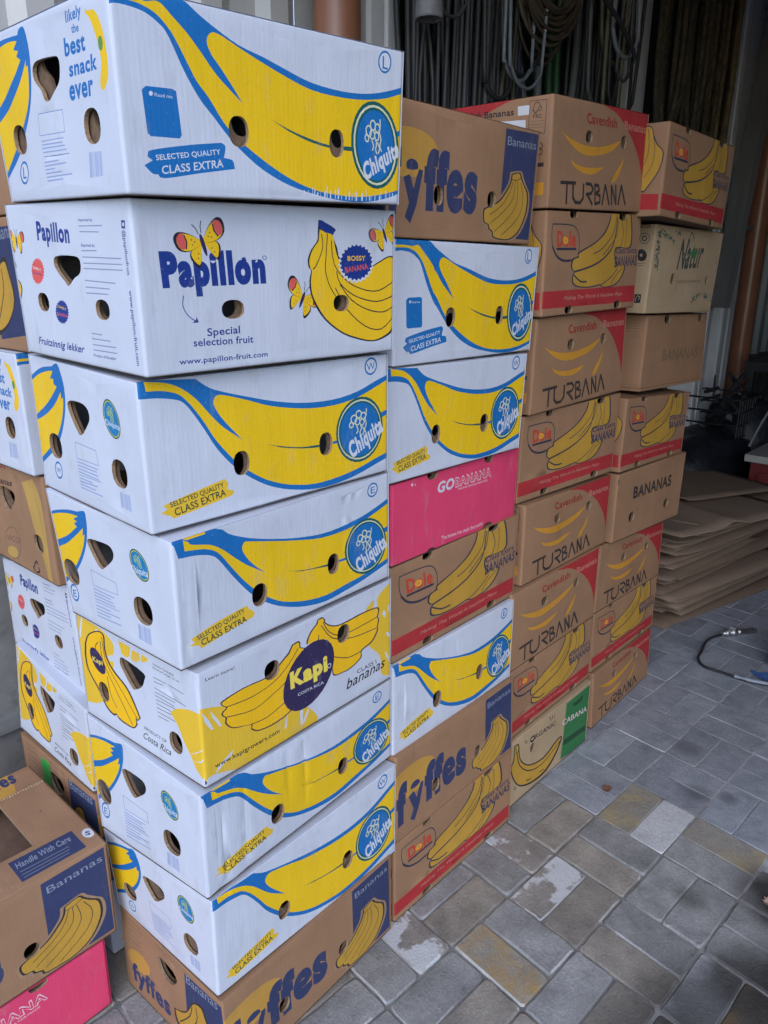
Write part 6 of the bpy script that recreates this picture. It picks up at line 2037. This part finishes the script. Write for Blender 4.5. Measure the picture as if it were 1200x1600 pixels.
rb = empty('rope_bundle', (3.7, 0.7, 3.2), 'dark brown twisted ropes hanging in long loops above the far stack', 'ropes')
rg = random.Random(21)
for k in range(13):
    x = 2.96 + k * 0.052; y = 0.72 + rg.uniform(-.06, .04); zb = 2.2 + rg.uniform(-.25, .1)
    w = rg.uniform(.10, .22)
    rope(rb, [(x, y, 3.22), (x - .01, y, 2.8), (x, y, zb + .25), (x + w * .25, y - .01, zb + .06), (x + w * .6, y - .02, zb + .04), (x + w, y - .03, zb + .25), (x + w + .01, y - .03, 2.9), (x + w, y - .03, 3.22)], rg.uniform(.012, .017), rope_m)
rb2 = empty('rope_bundle', (4.1, 0.7, 3.2), 'lighter tan twisted ropes hanging right of the dark ropes', 'ropes')
for k in range(6):
    x = 3.66 + k * 0.04; y = 0.66 + rg.uniform(-.04, .04)
    rope(rb2, [(x, y, 3.22), (x + .01, y, 2.8), (x, y, 2.35), (x - .03, y, 1.95 + rg.uniform(-.1, .1)), (x - .05, y, 1.75)], rg.uniform(.015, .02), rope_m2)
bk = MB(); bk.box((3.10, 0.89, 0.95), (4.16, 0.93, 3.28))  # added dark sheet: the shaded wall behind the ropes, as colour
tag(bk.build('wall_shade_sheet', plain_mat('wall_shade_sheet', (0.02, 0.028, 0.024), 0.7, 0.3, 5.0), None, (3.8, .9, 1)), 'dark sheet standing for wall shade behind the brown ropes', 'shade sheet')
# leaning timber brace
mb = MB()
a = Vector((4.42, .62, 3.25)); b = Vector((4.22, .68, 1.4))
M = Matrix.Translation(b) @ (a - b).to_track_quat('Z', 'Y').to_matrix().to_4x4()
mb.box((-.055, -.03, 0), (.055, .03, (a - b).length), 0, M)
tag(mb.build('timber_brace', plain_mat('grey_timber', (0.15, 0.145, 0.14), 0.85, 0.3, 6.0, .001, 60, 0, (1, 1, .1)), None, b), 'grey timber brace leaning across the white posts at upper right', 'timber')

# ------------------------------------------------------------ flattened cartons
fc_m = [plain_mat('flat_kraft_%d' % k, c, 0.85, 0.16, 2.5, 0.0008, 120.0, dirt=(c[0] * .55, c[1] * .5, c[2] * .45), dirt_lo=.6, dirt_hi=.8)
        for k, c in enumerate(((0.24, 0.17, 0.125), (0.21, 0.15, 0.11), (0.18, 0.125, 0.09)))]
rg = random.Random(33)
place = ['lowest', 'second lowest']
# (near left corner x, y, z, yaw deg, length, width, sag)
SH = []
zc = [0.004 + 0.0142 * q + 0.00008 * q * q for q in range(30)]
for k, z in enumerate(zc):
    x = 2.48 + rg.uniform(-.09, .17)
    y = 0.11 + rg.uniform(-.06, .09) + z * 0.10
    SH.append((x, y, z, rg.uniform(-14, -1), rg.uniform(1.0, 1.35), rg.uniform(.6, .8)))
SH[0] = (2.41, 0.15, 0.004, -14.5, 1.25, .75)
SH[-1] = (2.84, 0.32, 0.50, -24, .80, .5)
SH[-2] = (2.38, 0.11, 0.478, -17, .95, .6)
desc = ['thin flattened carton lying straight on the paving under the whole pile'] + [None] * 28 + ['topmost flattened carton of the pile, tilted back']
words = ['second', 'third', 'fourth', 'fifth', 'sixth', 'seventh', 'eighth', 'ninth', 'tenth', 'eleventh', 'twelfth', 'thirteenth', 'fourteenth', 'fifteenth', 'sixteenth', 'seventeenth', 'eighteenth', 'nineteenth', 'twentieth', 'twenty-first', 'twenty-second', 'twenty-third', 'twenty-fourth', 'twenty-fifth', 'twenty-sixth', 'twenty-seventh', 'twenty-eighth', 'twenty-ninth']
for k, (x, y, z, yaw, ln, wd) in enumerate(SH):
    ca, sa = math.cos(R(yaw)), math.sin(R(yaw))
    nx_, ny_ = 14, 8
    V = []; F = []
    ph = rg.uniform(0, 6)
    amp = rg.uniform(0.001, 0.005)
    curl = rg.choice([0, 0, rg.uniform(0.01, 0.04)]) if k > 8 else 0
    th = 0.0062 if k % 3 else 0.004
    clip = rg.random() < .4
    for lay in (0, 1):
        for j in range(ny_ + 1):
            for i in range(nx_ + 1):
                u = i / nx_; v = j / ny_
                lx = u * ln; ly = v * wd
                dz = amp * math.sin(u * 5 + ph) * math.sin(v * 3.2 + ph * .7)
                dz += curl * max(0, (0.25 - u) / .25) ** 2 * (1 - v)
                dz -= 0.04 * z * u
                if k in (27, 28) :
                    dz += 0.03 * math.exp(-((u - .45) / .06) ** 2) * (1 - v * .5)
                cutx = 0.0
                if clip and v < .3 and u < .12:
                    lx += 0.04 * (1 - v / .3) 
                px = x + lx * ca - ly * sa; py = y + lx * sa + ly * ca
                V.append((px, py, z + dz + (th if lay else 0)))
    nn = (nx_ + 1) * (ny_ + 1)
    for j in range(ny_):
        for i in range(nx_):
            a = j * (nx_ + 1) + i
            F.append([nn + a, nn + a + 1, nn + a + nx_ + 2, nn + a + nx_ + 1])
            F.append([a, a + nx_ + 1, a + nx_ + 2, a + 1])
    nF = len(F)
    for i in range(nx_):
        F.append([i, i + 1, nn + i + 1, nn + i])
    for j in range(ny_):
        a = j * (nx_ + 1); b = a + nx_ + 1
        F.append([b, a, nn + a, nn + b])
        a = j * (nx_ + 1) + nx_; b = a + nx_ + 1
        F.append([a, b, nn + b, nn + a])
    sm = [True] * nF + [False] * (len(F) - nF)
    o = mesh_obj('flat_carton', V, F, fc_m[rg.choice([0, 0, 1, 2])], None, None, sm, None, (x, y, z))
    lab = desc[k] or ('flattened brown carton, %s from the floor in the pile right of the stacks' % words[k - 1])
    tag(o, lab, 'flat carton', 'flattened cartons piled right of the stacks')
# torn pale creases on the upper sheets
# ------------------------------------------------------------ clutter at the right
ch = empty('red_chest', (4.1, -0.1, 0), 'dark red chest with a pale worktop edge behind the flattened cartons', 'chest')
redm = plain_mat('dark_red_paint', (0.16, 0.018, 0.018), 0.45, 0.25, 5.0)
mb = MB(); mb.box((3.80, -0.62, 0.0), (4.55, 0.24, 0.56)); mb.build('body', redm, ch)
mb = MB(); mb.box((3.77, -0.65, 0.56), (4.58, 0.27, 0.60)); mb.build('worktop', plain_mat('pale_worktop', (0.34, 0.33, 0.31), 0.5, 0.1), ch)
mb = MB()
for yy in (-0.40, 0.02):
    mb.box((3.785, yy - .17, .08), (3.80, yy + .17, .5))
mb.build('drawer_front', redm, ch)

tb = empty('work_table', (4.6, 0.3, 0), 'dark steel table deep in the shed beside the far drain pipe', 'table')
dk = plain_mat('dark_steel', (0.022, 0.022, 0.025), 0.45, 0.4, 8.0)
mb = MB(); mb.box((4.62, -0.35, 0.98), (5.3, 0.60, 1.04)); mb.build('table_top', dk, tb)
for (x, y) in ((4.66, .56), (4.66, -.31), (5.26, .56), (5.26, -.31)):
    mb = MB(); mb.box((x - .02, y - .02, 0), (x + .02, y + .02, .98)); mb.build('leg', dk, tb)
# machine parts on the table
mc = empty('bench_machine', (4.8, 0.1, 1.04), 'black bench machine standing on the dark steel table', 'machine')
mb = MB(); mb.tube([(4.75, .12, 1.05), (4.75, .12, 1.22)], [.16, .13], 16); mb.build('base', dk, mc)
mb = MB(); mb.tube([(4.75, .30, 1.22), (4.75, -.1, 1.26)], .09, 16); mb.build('drum', dk, mc)

# wire crate with odds and ends
wc = empty('wire_crate', (4.25, 0.62, 0.62), 'black wire crate of scrap resting on the dark sacks', 'crate')
for zz in (0.62, 0.70, 0.78, 0.86):
    mb = MB(); mb.tube([(4.05, .42, zz), (4.45, .42, zz), (4.45, .78, zz), (4.05, .78, zz), (4.05, .42, zz)], .006, 6); mb.build('wire_ring', dk, wc)
for k in range(9):
    mb = MB(); mb.tube([(4.05 + .05 * k, .42, .62), (4.05 + .05 * k, .42, .86)], .005, 6); mb.build('wire_bar', dk, wc)
sc_ = MB()
rgc = random.Random(5)
for k in range(16):
    p = Vector((rgc.uniform(4.08, 4.42), rgc.uniform(.46, .74), rgc.uniform(.64, .9)))
    q = p + Vector((rgc.uniform(-.15, .15), rgc.uniform(-.1, .1), rgc.uniform(-.05, .12)))
    sc_.tube([p, q], rgc.uniform(.006, .02), 7)
sc_.build('scrap_metal', plain_mat('scrap_metal', (0.05, 0.052, 0.06), .45, .5, 20., metal=.5), wc)
# dark sacks against the wall
sackm = plain_mat('dark_blue_sack', (0.009, 0.011, 0.017), 0.45, 0.6, 10.0, 0.012, 22.0)
for (x, y, sx, sy, sz, lab) in ((4.05, .60, .50, .28, .30, 'dark blue rubbish sack slumped behind the flattened cartons'),
                                (4.5, .5, .30, .28, .38, 'smaller black rubbish sack beside the far drain pipe')):
    rg2 = random.Random(int(x * 100))
    V = []; F = []
    nu, nv = 22, 14
    for j in range(nv + 1):
        th = math.pi * j / nv
        for i in range(nu):
            a = 2 * math.pi * i / nu
            r = 1 + 0.07 * math.sin(3 * a + j) + 0.05 * math.sin(7 * a - 2 * j) + 0.05 * rg2.uniform(-1, 1)
            zz = -math.cos(th) + 0.08 * math.sin(2 * a + j)
            neck = 1.0
            sn = max(0.0, math.sin(th)) ** 0.45
            V.append((x + sx * sn * math.cos(a) * r * neck, y + sy * sn * math.sin(a) * r * neck, sz * (1 + zz) * (1.0 if zz < .5 else 1.08) - .005))
    for j in range(nv):
        for i in range(nu):
            F.append([j * nu + i, j * nu + (i + 1) % nu, (j + 1) * nu + (i + 1) % nu, (j + 1) * nu + i])
    o = mesh_obj('rubbish_sack', V, F, sackm, None, None, True, None, (x, y, 0))
    tag(o, lab, 'sack', 'dark sacks by the far wall')
# blue tub
bt = MB(); bt.tube([(4.45, .12, 0.60), (4.45, .12, .86)], [.11, .13], 20)
tag(bt.build('blue_tub', plain_mat('blue_plastic', (0.02, 0.08, 0.26), 0.4, .2, 8.), None, (4.45, .12, .6)), 'blue plastic tub standing on the red chest', 'tub')
# thin steel rod / hose rising to the right
mb = MB(); mb.tube(catmull([(4.0, .32, .60), (4.05, .26, .8), (4.15, .16, 1.0), (4.25, .0, 1.12), (4.3, -.15, 1.18)], False, 5), .008, 8)
tag(mb.build('thin_hose', plain_mat('grey_hose', (.14, .15, .15), .4), None, (4.0, .32, .6)), 'thin pale hose arching up from behind the red chest', 'hose')

# hose with a metal coupling on the paving
hz = 0.012
hs = empty('floor_hose', (2.3, -0.12, 0), 'black hose with a metal coupling curled on the paving', 'hose')
mb = MB()
mb.tube(catmull([(2.560, -0.088, hz), (2.50, -0.066, hz), (2.43, -0.062, hz), (2.345, -0.078, hz), (2.275, -0.088, hz), (2.225, -0.115, hz), (2.205, -0.150, hz), (2.207, -0.205, hz), (2.205, -0.26, hz),
                 (2.207, -0.30, hz), (2.22, -0.345, hz), (2.235, -0.39, hz), (2.26, -0.46, hz), (2.3, -0.6, hz)], False, 5), 0.0058, 10)
mb.build('tube', plain_mat('hose_rubber', (0.025, 0.026, 0.03), 0.4, 0.2, 20.0), hs)
mb = MB()
mb.tube(catmull([(2.207, -0.262, hz + .002), (2.210, -0.30, hz + .002), (2.222, -0.345, hz + .002), (2.238, -0.39, hz + .002), (2.263, -0.46, hz + .002), (2.303, -0.6, hz + .002)], False, 5), 0.0085, 10)
mb.build('pale_sleeve', plain_mat('pale_sleeve', (0.22, 0.26, 0.31), 0.5, 0.3, 40.0), hs)
st = plain_mat('coupling_steel', (0.42, 0.42, 0.43), 0.38, 0.2, 40.0, metal=0.85)
d = Vector((2.705, -0.194, 0.018)) - Vector((2.560, -0.088, 0.018)); L_ = d.length; d.normalize()
p0 = Vector((2.560, -0.088, 0.018))
mb = MB()
prof = [(0, .010), (.018, .010), (.019, .017), (.034, .017), (.035, .011), (.048, .011), (.049, .018), (.072, .018), (.073, .012), (.085, .012), (.086, .016), (.094, .016), (.095, .0115), (L_ - .004, .0115), (L_, .008)]
mb.tube([p0 + d * s for s, r in prof], [r for s, r in prof], 14)
mb.build('coupling', st, hs)
mb = MB()
sd_ = Vector((-d.y, d.x, 0))
mb.box((-.006, -.014, 0), (.006, .014, .02), 0, Matrix.Translation(p0 + d * .055 + Vector((0, 0, .012))))
mb.build('latch', st, hs)

# dark wheeled tool case and blue strap at the right edge
tc_ = empty('tool_case', (2.42, -0.44, 0), 'dark scuffed tool case cut off by the right edge, beside the hose', 'tool case')
mb = MB()
cx, cy = 2.50, -0.47
V = [(2.405, -.355, 0.0), (2.36, -.47, 0), (2.6, -.60, 0), (2.66, -.44, 0), (2.41, -.325, .06), (2.34, -.47, .05), (2.62, -.62, .05), (2.68, -.42, .06),
     (2.47, -.365, .16), (2.42, -.46, .17), (2.6, -.57, .17), (2.64, -.44, .16)]
mb.add(V, [(0, 3, 2, 1), (8, 9, 10, 11), (0, 1, 5, 4), (1, 2, 6, 5), (2, 3, 7, 6), (3, 0, 4, 7), (4, 5, 9, 8), (5, 6, 10, 9), (6, 7, 11, 10), (7, 4, 8, 11)])
mb.build('case_body', plain_mat('scuffed_black', (0.03, 0.03, 0.028), 0.5, 0.4, 12.0, 0.001, 40, dirt=(0.16, 0.15, 0.11), dirt_lo=.58, dirt_hi=.7), tc_)
mb = MB()
mb.box((2.395, -.42, .045), (2.40, -.36, .12)); mb.build('case_latch', st, tc_)
mb = MB()
ln = [(2.300, -.300, .004), (2.275, -.34, .012), (2.30, -.40, .02), (2.34, -.44, .03), (2.40, -.50, .03)]
V = []
for k, p in enumerate(ln):
    w = .018 + .006 * k
    V += [(p[0] - w * .5, p[1] - w, p[2]), (p[0] + w, p[1] + w * .6, p[2] + .006), ]
V += [(p[0], p[1], p[2] - .004) for p in V]
n2 = len(ln)
F = [(2 * k, 2 * k + 1, 2 * k + 3, 2 * k + 2) for k in range(n2 - 1)] + [(2 * n2 + 2 * k + 2, 2 * n2 + 2 * k + 3, 2 * n2 + 2 * k + 1, 2 * n2 + 2 * k) for k in range(n2 - 1)]
mb.add(V, F)
tag(mb.build('blue_rag', plain_mat('blue_cloth', (0.04, 0.10, 0.27), 0.8, .3, 30., .002, 80), None, (2.3, -.34, 0)), 'small blue rag under the pale hose at the right edge', 'rag')

# dry leaves
leaf_m = plain_mat('dry_leaf', (0.19, 0.075, 0.04), 0.8, 0.35, 60.0, 0.0006, 200.0)


def leaf(x, y, s, yaw, lab, mat):
    rg = random.Random(int(x * 1000))
    pts = []
    for k in range(22):
        a = 2 * math.pi * k / 22
        r = s * (1.0 if k % 2 else 0.62) * rg.uniform(.75, 1.15) * (1 + .25 * math.cos(a))
        pts.append((x + r * math.cos(a + yaw), y + r * .8 * math.sin(a + yaw), 0.006 + .35 * r * abs(math.sin(a)) * rg.uniform(.3, 1)))
    V = pts + [(x, y, 0.004)] + [(p[0], p[1], p[2] - .0006) for p in pts] + [(x, y, 0.0034)]
    n = 22
    F = [(k, (k + 1) % n, n) for k in range(n)] + [(n + 1 + (k + 1) % n, n + 1 + k, 2 * n + 1) for k in range(n)]
    mb = MB(); mb.add(V, F)
    mb2 = mb.build('dry_leaf', mat, None, (x, y, 0))
    return tag(mb2, lab, 'leaf', 'dry leaves on the paving')


leaf(1.19, -0.195, 0.020, .6, 'curled brown dry leaf on the paving in front of the third stack', leaf_m)
leaf(1.050, -0.728, 0.018, 2.0, 'pale pinkish dry leaf on the dark stain at the right edge', plain_mat('pale_leaf', (0.36, 0.24, 0.20), 0.8, .3, 60.))
